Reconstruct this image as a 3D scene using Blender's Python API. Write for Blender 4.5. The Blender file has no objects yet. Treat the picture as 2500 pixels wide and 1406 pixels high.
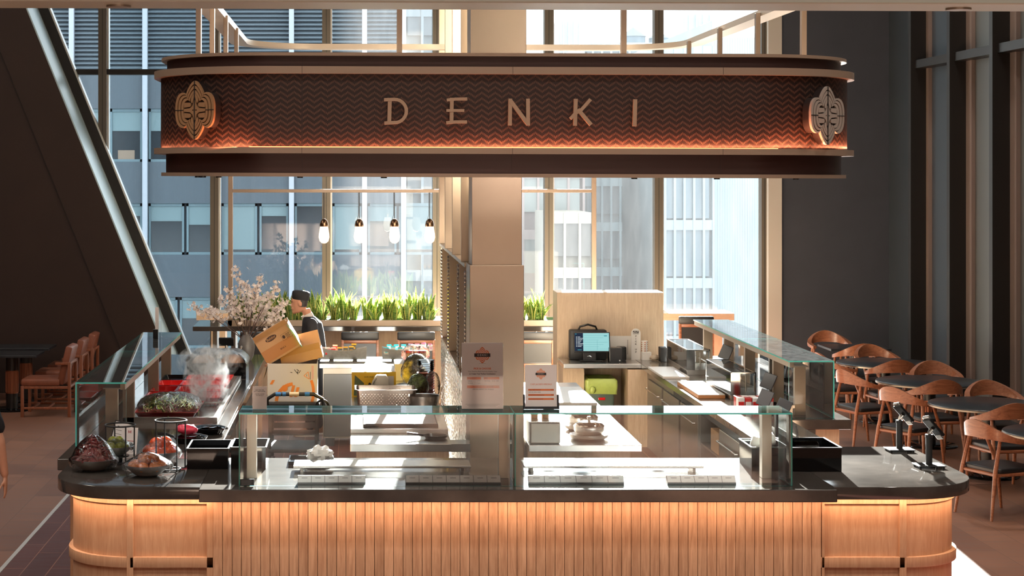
import bpy, bmesh, math, random
from mathutils import Vector, Matrix, Euler, noise
random.seed(7)
PI = math.pi
SC = bpy.context.scene
COL = SC.collection
# ---- camera geometry: focal length in pixels, principal point, camera height
F, CX, CY, CAMZ = 4300.0, 870.0, 425.0, 3.1
def X(px, d): return (px - CX) / F * d
def Z(py, d): return CAMZ - (py - CY) / F * d
def D(py, z): return F * (CAMZ - z) / (py - CY)
def lin(c):
    c = c / 255.0
    return c / 12.92 if c <= 0.04045 else ((c + 0.055) / 1.055) ** 2.4
def rgb(t): return (lin(t[0]), lin(t[1]), lin(t[2]), 1.0)

# ---------------------------------------------------------------- meshes
class MB:
    def __init__(s): s.bm = bmesh.new(); s.mi = 0
    def _f(s, vs, smooth=False):
        try: f = s.bm.faces.new(vs)
        except ValueError: return None
        f.material_index = s.mi; f.smooth = smooth
        return f
    def _v(s, p): return s.bm.verts.new(p)
    def _tag(s, g0):
        for f in s.bm.faces:
            if f.index < 0 or f.index >= g0: f.material_index = s.mi
    def box(s, x0, x1, y0, y1, z0, z1, b=0.0, M=None, seg=2):
        P = [(x0,y0,z0),(x1,y0,z0),(x1,y1,z0),(x0,y1,z0),(x0,y0,z1),(x1,y0,z1),(x1,y1,z1),(x0,y1,z1)]
        v = [s._v(M @ Vector(p) if M else p) for p in P]
        fs = [s._f([v[i] for i in q]) for q in ((3,2,1,0),(4,5,6,7),(0,1,5,4),(1,2,6,5),(2,3,7,6),(3,0,4,7))]
        if b > 0:
            es = list({e for f in fs for e in f.edges})
            r = bmesh.ops.bevel(s.bm, geom=es, offset=b, segments=seg, affect='EDGES', profile=0.5)
            for f in r['faces']: f.material_index = s.mi
        return s
    def obox(s, c, size, rot=(0,0,0), b=0.0):
        M = Matrix.Translation(c) @ Euler(rot).to_matrix().to_4x4()
        h = [q/2 for q in size]
        return s.box(-h[0],h[0],-h[1],h[1],-h[2],h[2], b, M)
    def prism(s, pts, a0, a1, axis='z', b=0.0, M=None):
        def mk(p, a):
            q = {'z': (p[0],p[1],a), 'y': (p[0],a,p[1]), 'x': (a,p[0],p[1])}[axis]
            return M @ Vector(q) if M else q
        A = [s._v(mk(p,a0)) for p in pts]; B = [s._v(mk(p,a1)) for p in pts]
        n = len(pts); fs = [s._f(A[::-1]), s._f(B)]
        for i in range(n): fs.append(s._f([A[i],A[(i+1)%n],B[(i+1)%n],B[i]]))
        fs = [f for f in fs if f]
        bmesh.ops.recalc_face_normals(s.bm, faces=fs)
        if b > 0:
            es = list({e for f in fs[:2] for e in f.edges})
            r = bmesh.ops.bevel(s.bm, geom=es, offset=b, segments=2, affect='EDGES', profile=0.5)
            for f in r['faces']: f.material_index = s.mi
        return s
    def loft(s, rings, cap=True, closed=True, loop=False):
        R = [[s._v(p) for p in r] for r in rings]; n = len(rings[0]); fs = []
        m = len(R)
        for i in range(m if loop else m-1):
            a, b = R[i], R[(i+1)%m]
            for j in range(n if closed else n-1):
                fs.append(s._f([a[j],a[(j+1)%n],b[(j+1)%n],b[j]], True))
        if cap and not loop and closed: fs += [s._f(R[0][::-1]), s._f(R[-1])]
        fs = [f for f in fs if f]
        bmesh.ops.recalc_face_normals(s.bm, faces=fs)
        return s
    def lathe(s, prof, c=(0,0,0), seg=24, sx=1, sy=1):
        c = Vector(c)
        rings = []
        for r, z in prof:
            r = max(r, 1e-4)
            rings.append([c + Vector((r*sx*math.cos(2*PI*k/seg), r*sy*math.sin(2*PI*k/seg), z)) for k in range(seg)])
        return s.loft(rings)
    def cyl(s, p0, p1, r0, r1=None, seg=14):
        return s.tube([p0,p1], r0, seg, radii=[r0, r0 if r1 is None else r1])
    def tube(s, pts, r, seg=8, closed=False, radii=None, sq=None):
        pts = [Vector(p) for p in pts]; n = len(pts); rings = []
        up = None
        for i, p in enumerate(pts):
            if closed: t = pts[(i+1)%n] - pts[i-1]
            else: t = pts[min(i+1,n-1)] - pts[max(i-1,0)]
            if t.length < 1e-9: t = Vector((0,0,1))
            t.normalize()
            if up is None:
                up = Vector((0,0,1)) if abs(t.z) < 0.9 else Vector((1,0,0))
            a = t.cross(up)
            if a.length < 1e-6: a = t.orthogonal()
            a.normalize(); b = a.cross(t); b.normalize(); up = b
            rr = radii[i] if radii else r
            ra, rb = (rr, rr) if sq is None else (rr*sq[0], rr*sq[1])
            rings.append([p + a*(ra*math.cos(2*PI*k/seg+PI/seg)) + b*(rb*math.sin(2*PI*k/seg+PI/seg)) for k in range(seg)])
        return s.loft(rings, loop=closed)
    def torus(s, c, R, r, seg=28, rs=8, sx=1, sy=1):
        c = Vector(c)
        return s.tube([c + Vector((R*sx*math.cos(2*PI*k/seg), R*sy*math.sin(2*PI*k/seg), 0)) for k in range(seg)], r, rs, closed=True)
    def sphere(s, c, r, u=14, v=9, sc=(1,1,1), fn=None):
        c = Vector(c); rings = []
        for i in range(v+1):
            a = -PI/2 + PI*i/v; ring = []
            for k in range(u):
                d = Vector((math.cos(a)*math.cos(2*PI*k/u), math.cos(a)*math.sin(2*PI*k/u), math.sin(a)))
                if i in (0, v): d = Vector((1e-4*math.cos(2*PI*k/u), 1e-4*math.sin(2*PI*k/u), d.z))
                q = r * (fn(d) if fn else 1.0)
                ring.append(c + Vector((d.x*q*sc[0], d.y*q*sc[1], d.z*q*sc[2])))
            rings.append(ring)
        return s.loft(rings)
    def quad(s, a, b, c, d):
        s._f([s._v(a), s._v(b), s._v(c), s._v(d)]); return s
    def poly(s, pts):
        s._f([s._v(p) for p in pts]); return s
    def stroke(s, pts, w, y0, y1):
        """flat pen stroke in the XZ plane, extruded from y0 to y1"""
        for (a, b) in zip(pts[:-1], pts[1:]):
            a = Vector(a); b = Vector(b); t = (b-a).normalized(); n = Vector((-t.y, t.x))*w/2
            e = t*w*0.12
            s.prism([a-e+n, a-e-n, b+e-n, b+e+n], y0, y1, 'y')
        return s
    def text(s, body, size, M, depth=0.0004, align='CENTER', bold=0.0, spacing=1.0):
        cu = bpy.data.curves.new('t', 'FONT'); cu.body = body; cu.size = size; cu.align_x = align; cu.align_y = 'CENTER'
        cu.extrude = depth; cu.offset = bold; cu.space_character = spacing; cu.resolution_u = 3
        o = bpy.data.objects.new('t', cu); COL.objects.link(o)
        dg = bpy.context.evaluated_depsgraph_get()
        me = bpy.data.meshes.new_from_object(o.evaluated_get(dg))
        me.transform(M)
        n0 = len(s.bm.faces)
        s.bm.from_mesh(me)
        s.bm.faces.ensure_lookup_table()
        for i in range(n0, len(s.bm.faces)): s.bm.faces[i].material_index = s.mi
        bpy.data.objects.remove(o); bpy.data.curves.remove(cu); bpy.data.meshes.remove(me)
        return s
    def out(s, name, mats, parent=None, smooth=35, local=False):
        me = bpy.data.meshes.new(name); s.bm.normal_update(); s.bm.to_mesh(me); s.bm.free()
        if not isinstance(mats, (list, tuple)): mats = [mats]
        for m in mats: me.materials.append(m)
        o = bpy.data.objects.new(name, me); COL.objects.link(o)
        if parent is not None:
            if not local:
                L = Vector(parent.location); q = parent.parent
                while q is not None: L += Vector(q.location); q = q.parent
                me.transform(Matrix.Translation(-L))
            o.parent = parent
        if smooth:
            me.polygons.foreach_set('use_smooth', [True]*len(me.polygons))
            me.set_sharp_from_angle(angle=math.radians(smooth))
        return o

def tag(o, label=None, cat=None, group=None, kind=None):
    if label: o['label'] = label
    if cat: o['category'] = cat
    if group: o['group'] = group
    if kind: o['kind'] = kind
    return o
def thing(name, label, cat, loc=(0,0,0), rz=0.0, group=None):
    o = bpy.data.objects.new(name, None); COL.objects.link(o)
    o.location = loc; o.rotation_euler = (0,0,rz); o.empty_display_size = 0.1
    return tag(o, label, cat, group)
def struct(o, label=None, cat=None): return tag(o, label, cat, None, 'structure')
def copy_tree(o, parent=None):
    c = o.copy(); COL.objects.link(c)
    if parent is not None: c.parent = parent
    for ch in list(o.children): copy_tree(ch, c)
    return c
def dup(root, loc, rz, label=None, group=None):
    c = copy_tree(root); c.location = loc; c.rotation_euler = (0,0,rz)
    tag(c, label, None, group)
    return c

def rrect(x0, x1, y0, y1, R, n=10):
    """rounded rectangle outline, counter-clockwise; R one radius or four (front-left, front-right, back-right, back-left)"""
    if not isinstance(R, (list, tuple)): R = [R]*4
    pts = []
    for (cx, cy, r, a0) in ((x0,y0,R[0],PI),(x1,y0,R[1],1.5*PI),(x1,y1,R[2],0),(x0,y1,R[3],.5*PI)):
        ox = cx + (r if cx == x0 else -r); oy = cy + (r if cy == y0 else -r)
        if r < 1e-5: pts.append((cx, cy)); continue
        for k in range(n+1):
            a = a0 + .5*PI*k/n
            pts.append((ox + r*math.cos(a), oy + r*math.sin(a)))
    return pts

# ---------------------------------------------------------------- materials
class NT:
    def __init__(s, name):
        s.m = bpy.data.materials.new(name); s.m.use_nodes = True; s.t = s.m.node_tree; s.t.nodes.clear()
        s.o = s.n('ShaderNodeOutputMaterial')
    def n(s, typ, **kw):
        nd = s.t.nodes.new(typ)
        for k, v in kw.items():
            if k in nd.inputs: s.set(nd.inputs[k], v)
            else: setattr(nd, k, v)
        return nd
    def set(s, inp, v):
        if isinstance(v, bpy.types.NodeSocket): s.t.links.new(v, inp)
        else: inp.default_value = v
    def l(s, a, b): s.t.links.new(a, b)
    def math(s, op, a, b=None, c=None):
        nd = s.t.nodes.new('ShaderNodeMath'); nd.operation = op
        s.set(nd.inputs[0], a)
        if b is not None: s.set(nd.inputs[1], b)
        if c is not None: s.set(nd.inputs[2], c)
        return nd.outputs[0]
    def ramp(s, fac, stops):
        nd = s.t.nodes.new('ShaderNodeValToRGB'); e = nd.color_ramp.elements
        while len(e) < len(stops): e.new(0.5)
        for el, (p, c) in zip(e, stops): el.position = p; el.color = c
        s.l(fac, nd.inputs[0]); return nd.outputs[0]
    def mix(s, fac, a, b):
        nd = s.t.nodes.new('ShaderNodeMix'); nd.data_type = 'RGBA'
        s.set(nd.inputs['Factor'], fac); s.set(nd.inputs[6], a); s.set(nd.inputs[7], b)
        return nd.outputs[2]
    def coord(s, scale=(1,1,1), kind='Object', rot=(0,0,0)):
        tc = s.n('ShaderNodeTexCoord'); mp = s.n('ShaderNodeMapping')
        mp.inputs['Scale'].default_value = scale; mp.inputs['Rotation'].default_value = rot
        s.l(tc.outputs[kind], mp.inputs[0]); return mp.outputs[0]
    def noise(s, vec, scale=5, detail=4, rough=.5, dist=0):
        nd = s.n('ShaderNodeTexNoise', Scale=scale, Detail=detail, Roughness=rough, Distortion=dist)
        if vec is not None: s.l(vec, nd.inputs['Vector'])
        return nd.outputs['Fac']
    def bump(s, h, strength=.2, dist=.01):
        nd = s.n('ShaderNodeBump', Strength=strength, Distance=dist); s.l(h, nd.inputs['Height']); return nd.outputs[0]
    def pbr(s, **kw):
        b = s.n('ShaderNodeBsdfPrincipled')
        for k, v in kw.items(): s.set(b.inputs[k], v)
        s.l(b.outputs[0], s.o.inputs[0]); return b

def mat(name, c, rough=.5, metal=0.0, var=0.0, vs=6.0, bump=0.0, bs=80.0, bd=.003, spec=None, emit=0, ec=None, coat=0, sss=0, stretch=(1,1,1)):
    t = NT(name)
    kw = {'Roughness': rough, 'Metallic': metal}
    col = rgb(c)
    if var:
        f = t.noise(t.coord(stretch), vs, 5, .6)
        d = tuple(x*(1-var) for x in col[:3])+(1,); u = tuple(min(1, x*(1+var)) for x in col[:3])+(1,)
        kw['Base Color'] = t.ramp(f, [(.3, d), (.7, u)])
    else: kw['Base Color'] = col
    if bump: kw['Normal'] = t.bump(t.noise(t.coord(stretch), bs, 4, .6), bump, bd)
    if spec is not None: kw['Specular IOR Level'] = spec
    if emit: kw['Emission Strength'] = emit; kw['Emission Color'] = rgb(ec or c)
    if coat: kw['Coat Weight'] = coat; kw['Coat Roughness'] = .1
    if sss: kw['Subsurface Weight'] = sss; kw['Subsurface Radius'] = (.02,.008,.004)
    t.pbr(**kw)
    return t.m
def wood(name, a, b, scale=1.0, axis='z', rough=.45, island=0.0, bump=.08, coat=0):
    t = NT(name)
    s = {'z': (14,14,1.1), 'x': (1.1,14,14), 'y': (14,1.1,14)}[axis]
    v = t.coord(tuple(q*scale for q in s))
    n1 = t.noise(v, 1.6, 6, .62, 1.2)
    n2 = t.noise(v, 9, 3, .5)
    f = t.math('ADD', t.math('MULTIPLY', n1, .75), t.math('MULTIPLY', n2, .25))
    c = t.ramp(f, [(.34, rgb(a)), (.64, rgb(b))])
    if island:
        g = t.n('ShaderNodeNewGeometry')
        k = t.math('ADD', t.math('MULTIPLY', g.outputs['Random Per Island'], 2*island), 1-island)
        h = t.n('ShaderNodeHueSaturation'); t.l(k, h.inputs['Value']); t.l(c, h.inputs['Color']); c = h.outputs[0]
    kw = {'Base Color': c, 'Roughness': rough, 'Normal': t.bump(f, bump, .004)}
    if coat: kw['Coat Weight'] = coat; kw['Coat Roughness'] = .15
    t.pbr(**kw)
    return t.m
def glass(name, tint=(1,1,1), ior=1.5, rough=0.0, dirt=0.0, gl=1.0, bump=0.0, dust=0.0):
    """thin sheet glass: straight-through light plus Fresnel reflection (optionally with a film of dust that scatters light)"""
    t = NT(name)
    tr = t.n('ShaderNodeBsdfTransparent', Color=(tint[0],tint[1],tint[2],1))
    g = t.n('ShaderNodeBsdfGlossy', Roughness=rough)
    fr = t.n('ShaderNodeFresnel', IOR=ior)
    if bump:
        nb = t.bump(t.noise(t.coord(), 24, 3, .6, .8), bump, .02)
        t.l(nb, g.inputs['Normal']); t.l(nb, fr.inputs['Normal'])
    fac = fr.outputs[0]
    if gl != 1.0: fac = t.math('MULTIPLY', fac, gl)
    mx = t.n('ShaderNodeMixShader'); t.l(fac, mx.inputs[0]); t.l(tr.outputs[0], mx.inputs[1]); t.l(g.outputs[0], mx.inputs[2])
    res = mx.outputs[0]
    if dirt:
        a = t.noise(t.coord((3,3,.5)), 3, 6, .65)
        b = t.noise(t.coord((60,60,25)), 4, 3, .6)
        k = t.math('MULTIPLY', t.math('ADD', t.math('MULTIPLY', a, 1.3), t.math('MULTIPLY', b, .9)), dirt)
        tl = t.n('ShaderNodeBsdfTranslucent', Color=(.95,.97,1,1)); m2 = t.n('ShaderNodeMixShader')
        t.l(k, m2.inputs[0]); t.l(res, m2.inputs[1]); t.l(tl.outputs[0], m2.inputs[2]); res = m2.outputs[0]
    if dust:
        a = t.noise(t.coord((4,4,4)), 3, 5, .7)
        k = t.math('MULTIPLY', t.math('MAXIMUM', t.math('SUBTRACT', a, .25), 0), dust*3)
        df = t.n('ShaderNodeBsdfDiffuse', Color=(.97,.97,.96,1)); m2 = t.n('ShaderNodeMixShader')
        t.l(k, m2.inputs[0]); t.l(res, m2.inputs[1]); t.l(df.outputs[0], m2.inputs[2]); res = m2.outputs[0]
    t.l(res, t.o.inputs[0])
    return t.m
def emis(name, c, s):
    t = NT(name); e = t.n('ShaderNodeEmission', Color=rgb(c), Strength=s); t.l(e.outputs[0], t.o.inputs[0]); return t.m

K = {}
K['stone'] = mat('black_stone', (68,63,59), .10, 0, .3, 3.5, spec=.62)
K['stone_light'] = mat('grey_stone', (118,112,104), .14, 0, .2, 3.0)
K['beige'] = mat('beige_metal', (158,138,120), .42, .25)
K['band'] = mat('brown_metal_band', (64,42,38), .36, .3)
K['black'] = mat('black_plastic', (20,20,21), .28)
K['blackm'] = mat('matt_black', (24,24,25), .55)
K['blackglass'] = mat('gloss_black', (12,12,13), .06)
K['dark'] = mat('dark_metal', (40,37,35), .4, .5)
K['mullion'] = mat('mullion_metal', (92,84,74), .4, .3)
K['alu'] = mat('mullion_edge', (215,215,212), .35, .3)
K['steel'] = mat('stainless', (205,200,194), .26, 1.0, .06, 3, bump=.03, bs=60, stretch=(1,1,20))
K['steel_b'] = mat('stainless_bright', (225,222,218), .12, 1.0)
K['steel_d'] = mat('stainless_dull', (150,143,135), .4, .85)
K['white'] = mat('white_board', (236,234,230), .4)
K['paper'] = mat('paper', (226,220,216), .7)
K['ink'] = mat('ink', (38,34,34), .7)
K['orange'] = mat('orange_print', (216,112,58), .6)
K['oak'] = wood('oak_slats', (172,132,102), (210,172,140), 1, 'z', .5, .10, .12)
K['panel'] = wood('veneer_panel', (186,142,108), (206,166,132), 1.3, 'z', .5)
K['ply'] = wood('light_wood', (206,180,152), (226,204,178), 1.6, 'z', .5)
K['plyx'] = wood('light_wood_x', (202,172,142), (224,196,168), 1.6, 'x', .5)
K['walnut'] = wood('walnut_chair', (120,70,46), (168,108,76), 1.5, 'x', .36, coat=.15)
K['leather'] = mat('tan_leather', (130,74,52), .45, 0, .15, 9, .15, 60)
K['legw'] = wood('dark_leg_wood', (112,62,40), (146,86,58), 1.5, 'z', .45)
K['cushion'] = mat('black_leather', (26,25,26), .4, 0, 0, 5, .1, 90)
K['tabletop'] = mat('dark_table', (36,40,44), .3, 0, .2, 4)
K['glass'] = glass('case_glass', (.965,.985,.98), 1.5, dust=.022)
K['edge'] = mat('glass_edge', (96,216,208), .15, emit=0)
K['gclear'] = glass('clear_plastic', (.97,.97,.97), 1.45)
K['film'] = glass('cling_film', (.98,.98,.98), 1.55, .08, 0, 1.5, .9)
K['acry'] = glass('acrylic', (.98,.98,.98), 1.45)
K['win'] = glass('window_glass', (.88,.93,.95), 1.5, 0, .0016, gl=.7)
K['wind'] = glass('dusty_window_glass', (.91,.95,.96), 1.5, 0, .0034, gl=.4)
K['skin'] = mat('skin', (206,152,124), .5, 0, .06, 14, sss=.08)
K['navy'] = mat('navy_cloth', (27,26,31), .85, 0, .12, 20, .25, 90)
K['apron'] = mat('dark_apron', (33,35,42), .85, 0, .12, 20, .2, 60)
K['hair'] = mat('dark_hair', (26,20,18), .6)
K['card'] = mat('cardboard', (186,148,112), .75, 0, .06, 5)
K['cardw'] = mat('white_cardboard', (226,220,214), .6)
K['red'] = mat('red_melamine', (196,26,24), .22)
K['green'] = mat('leaf_green', (58,92,34), .4, 0, .3, 30)
# ================================================================ SETTING
WY = 26.2                                   # window plane
def floor_mat(name, c1, c2, mortar, sx, sy, rough):
    t = NT(name)
    v = t.coord((1,1,1), 'Object', (0,0,PI/2))
    b = t.n('ShaderNodeTexBrick', Scale=1.0); b.offset = .37
    b.inputs['Color1'].default_value = rgb(c1); b.inputs['Color2'].default_value = rgb(c2); b.inputs['Mortar'].default_value = rgb(mortar)
    b.inputs['Mortar Size'].default_value = .004; b.inputs['Brick Width'].default_value = sx; b.inputs['Row Height'].default_value = sy
    b.inputs['Mortar Smooth'].default_value = .1
    t.l(v, b.inputs['Vector'])
    n = t.noise(t.coord((1.2,9,1)), 1.6, 6, .65)
    h = t.n('ShaderNodeHueSaturation'); t.l(b.outputs['Color'], h.inputs['Color'])
    t.l(t.math('ADD', t.math('MULTIPLY', n, 1.1), .45), h.inputs['Value'])
    r = t.math('ADD', t.math('MULTIPLY', n, .3), rough-.12)
    t.pbr(**{'Base Color': h.outputs[0], 'Roughness': r, 'Normal': t.bump(b.outputs['Fac'], -.15, .003)})
    return t.m
fl = MB().box(-15, 9, -3, 26.6, -.12, 0).out('floor', floor_mat('plank_floor', (116,80,64), (134,94,74), (106,76,62), .62, .31, .45), smooth=0)
struct(fl, 'brown wood-look tile floor of the hall', 'floor')
inl = MB().box(-2.78, 4.85, 9.0, 22.6, -.05, .004).out('floor_inlay', floor_mat('dark_plank_floor', (84,46,42), (98,56,50), (150,104,84), .9, .2, .42), smooth=0)
struct(inl, 'dark red plank floor under and around the counter', 'floor')
struct(MB().box(-2.80, -2.765, 9, 22.6, -.02, .007).out('trim_1', K['alu'], smooth=0), 'pale metal strip in the floor left of the counter', 'trim')
struct(MB().box(4.835, 4.87, 9, 22.6, -.02, .007).out('trim_2', K['alu'], smooth=0), 'pale metal strip in the floor right of the counter', 'trim')
K['ceil'] = mat('ceiling_paint', (70,62,56), .8)
struct(MB().box(-15, 9, -3, 26.6, 9, 9.2).out('ceiling', K['ceil'], smooth=0), 'dark high ceiling of the hall', 'ceiling')
K['hallwall'] = mat('hall_wall', (112,88,74), .7)
struct(MB().box(-15, 9, -3.2, -3, 0, 9).out('wall_front', K['hallwall'], smooth=0), 'plain hall wall behind the viewpoint', 'wall')
struct(MB().box(-15.2, -15, -3, 26.6, 0, 9).out('wall_side', K['hallwall'], smooth=0), 'plain far side wall of the hall', 'wall')
# sloping dark wall on the left, its reveal faces and sloped mullion
def sx(z, off=0.0): return -2.467 - .4058*z + off
K['brownwall'] = mat('dark_bronze_panel', (50,36,31), .5, .2, .12, 1.2)
w = MB(); w.prism([(-15,0),(sx(0),0),(sx(9),9),(-15,9)], 24.93, 26.35, 'y'); w = w.out('wall_left', K['brownwall'], smooth=0)
struct(w, 'dark brown sloping wall on the left', 'wall')
for i, off in enumerate((-.62, -3.1)):
    m = MB(); m.prism([(sx(0,off)-.01,0),(sx(0,off)+.01,0),(sx(9,off)+.01,9),(sx(9,off)-.01,9)], 24.915, 24.94, 'y')
    struct(m.out('trim_%d' % (3+i), mat('seam', (34,24,20), .5, .3), smooth=0), ('first', 'second')[i]+' sloping seam line on the dark left wall', 'trim')
K['reveal'] = mat('pale_blue_metal', (188,212,220), .3, 0)
m = MB(); m.prism([(sx(0),0),(sx(0)+.02,0),(sx(9)+.02,9),(sx(9),9)], 24.93, 26.1, 'y')
struct(m.out('trim_5', K['reveal'], smooth=0), 'pale metal reveal along the edge of the sloping wall', 'trim')
m = MB(); m.prism([(sx(0)+.02,0),(sx(0)+.17,0),(sx(9)+.17,9),(sx(9)+.02,9)], 26.0, 26.3, 'y')
struct(m.out('trim_6', K['dark'], smooth=0), 'dark sloping window mullion beside the leaning wall', 'trim')
m = MB(); m.prism([(sx(0)+.17,0),(sx(0)+.195,0),(sx(9)+.195,9),(sx(9)+.17,9)], 26.02, 26.2, 'y')
struct(m.out('trim_7', K['alu'], smooth=0), 'bright sloping metal edge of the left mullion', 'trim')
# back window wall: mullions, transom and panes
mx = [(p-CX)/F*WY for p in (-20, 253, 525, 797, 1066, 1338, 1605, 1862)]
for i, x in enumerate(mx):
    if i == 0: continue
    m = MB()
    hw = .062 if i < 7 else .045
    zt = 9 if x > sx(9)+.2 else 9
    m.box(x-hw, x+hw, WY-.13, WY+.1, 0, zt)
    m.mi = 1; m.box(x+hw, x+hw+.022, WY-.06, WY+.08, 0, zt); m.mi = 2; m.box(x-.004, x+.004, WY-.133, WY-.12, 0, zt)
    struct(m.out('trim_%d' % (8+i), [K['mullion'], K['alu'], K['blackm']], smooth=0), 'upright window mullion number %d from the leaning wall' % i, 'trim')
for i in range(1, 7):
    gm = K['win'] if i < 3 else K['wind']
    g = MB().box(mx[i], mx[i+1], WY, WY+.02, 0, 9).out('window_%d' % i, gm, smooth=0)
    struct(g, 'tall window pane number %d of the back wall' % i, 'window')
    if i < 7:
        struct(MB().box(mx[i]+.06, mx[i+1]-.06, WY-.1, WY+.08, 4.575, 4.655).out('trim_%d' % (20+i), K['dark'], smooth=0), 'dark horizontal transom across window pane %d' % i, 'trim')
m = MB(); m.prism([(sx(0)+.19,0),(mx[1],0) if mx[1]>sx(0) else (sx(0)+.2,0),(mx[1],(mx[1]-.19+2.467)/-.4058),(sx(9)+.19,9)] if False else [(sx(0)+.15,0),(-2.1,0),(-2.1,9),(sx(9)+.15,9)], WY, WY+.02, 'y')
struct(m.out('window_8', K['win'], smooth=0), 'sloped window pane beside the leaning wall', 'window')
zc = (mx[1]-.19+2.467)/-.4058
struct(MB().box(sx(4.6)+.1, mx[1]-.06, WY-.1, WY+.08, 4.575, 4.655).out('trim_30', K['dark'], smooth=0), 'dark transom between leaning wall and first mullion', 'trim')
# right: pale pier, black wall, right-hand window wall
struct(MB().box(6.07, 6.27, WY-.25, WY+.1, 0, 9).out('trim_31', mat('pale_pier', (196,190,180), .5), smooth=0), 'pale grey pier between the last window and the black wall', 'trim')
K['blackwall'] = mat('black_wall_paint', (52,55,63), .6, 0, .1, 2)
struct(MB().box(6.27, 8.3, WY-.2, WY+.1, 0, 9).out('wall_back', K['blackwall'], smooth=0), 'matt black wall at the back right', 'wall')
XR = 7.86
K['rwall'] = mat('dark_blue_panel', (56,64,72), .35, .1); K['rwall2'] = mat('olive_grey_panel', (84,84,80), .4, .1)
m = MB()
ys = [26.0, 24.2, 22.62, 21.1, 19.6, 18.1, 16.6, 15.1, 13.6, 12.1, 10.6, 9.1, 7.6, 6.1, 4.6, 3.1, 1.6, 0.1, -3]
for i in range(len(ys)-1):
    m.mi = 0 if i < 2 else 1
    m.box(XR, XR+.2, ys[i+1], ys[i], 0, 9)
struct(m.out('wall_right', [K['rwall'], K['rwall2']], smooth=0), 'dark panelled window wall on the right', 'wall')
K['litgap'] = mat('lit_gap_tan', (122,106,98), .5)  # tan colour stands in for the lit gap beside each fin
for i, y in enumerate(ys[1:9]):
    m = MB(); m.box(XR-.26, XR, y-.055, y+.055, 0, 9)
    m.mi = 1; m.box(XR-.05, XR+.01, y-.055-(.20 if i else .10), y-.055, 0, 9) if i < 3 else m.box(XR-.03, XR+.01, y-.2, y-.055, 0, 9)
    struct(m.out('trim_%d' % (32+i), [K['dark'], K['litgap']], smooth=0), 'dark upright fin number %d on the right window wall' % (i+1), 'trim')
    struct(MB().box(XR-.2, XR, ys[i+2]+.055, y-.055, 4.55, 4.66).out('trim_%d' % (42+i), K['dark'], smooth=0), 'dark transom bar number %d on the right window wall' % (i+1), 'trim')

# ================================================================ CITY OUTSIDE
BY = 68.0
def bz(py, d=BY): return Z(py, d)
K['spandrel'] = mat('blue_grey_spandrel', (63,72,80), .5, 0, .12, 1.0, .35, 5, .05, stretch=(1,1,.02))
K['louver'] = mat('louver_grey', (111,122,130), .4, .2)
K['louverb'] = mat('louver_back', (65,72,79), .8)
K['pilaster'] = mat('white_pilaster', (151,156,165), .4)
K['paneb'] = mat('office_window_dark', (37,43,48), .15)
K['blind'] = mat('pale_blue_blind', (100,118,122), .6)
K['sillb'] = mat('pale_window_frame', (89,108,115), .5)
K['inside'] = mat('office_interior', (129,111,96), .8)
xe = X(985, BY)
b = thing('office_building', 'blue-grey office building with louvres across the street behind the left windows', 'building', (0, BY, -8))
m = MB(); m.box(-30, xe, BY+.25, BY+22, -8, 34); m.out('wall', K['louverb'], b, 0)
m = MB()
for (p0, p1) in ((168,265),(395,496),(622,725),(850,950),(1050,1200)): m.box(-30, xe, BY, BY+.3, bz(p1), bz(p0))
m.out('spandrel', K['spandrel'], b, 0)
m = MB(); z = bz(168)
while z < 24:
    m.obox(((-30+xe)/2, BY+.1, z+.08), (xe+30, .22, .03), (.5,0,0)); z += .166
m.out('louver', K['louver'], b, 0)
m = MB(); m.box(-30, xe, BY-.02, BY+.25, 24, 34); m.out('parapet', K['spandrel'], b, 0)
for k, p in enumerate((-181, -2, 176, 355, 533, 712, 890, 985)):
    x = X(p, BY); MB().box(x-.095, x+.095, BY-.22, BY+.02, -8, 24).out('pilaster', K['pilaster'], b, 0)
rr = random.Random(3)
for (p0, p1) in ((265,395),(496,622),(725,850)):
    for k in range(-1, 5):
        a = 176 + k*178.5 + 8; c = a + 178.5 - 16
        mid = a + (c-a)*rr.choice((.45,.5,.55))
        for (q0, q1) in ((a, mid-3), (mid+3, c)):
            x0, x1, z0, z1 = X(q0,BY), X(q1,BY), bz(p1), bz(p0)
            w = MB(); w.box(x0, x1, BY+.16, BY+.26, z0, z1)
            w.mi = 1
            for (u0,u1,v0,v1) in ((x0,x1,z0,z0+.1),(x0,x1,z1-.12,z1),(x0,x0+.08,z0,z1),(x1-.08,x1,z0,z1)): w.box(u0,u1,BY+.08,BY+.2,v0,v1)
            wo = w.out('window', [K['paneb'], K['sillb']], b, 0)
            h = rr.choice((0, .25, .35, .42, .9))
            if h:
                MB().box(x0+.08, x1-.08, BY+.12, BY+.16, z1-(z1-z0)*h, z1-.1).out('blind', K['blind'], wo, 0)
            if rr.random() < .4:
                MB().box(x0+.2+rr.random()*.4, x1-.3, BY+.14, BY+.17, z0+.1, z0+.45).out('desk', K['inside'], wo, 0)
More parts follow.
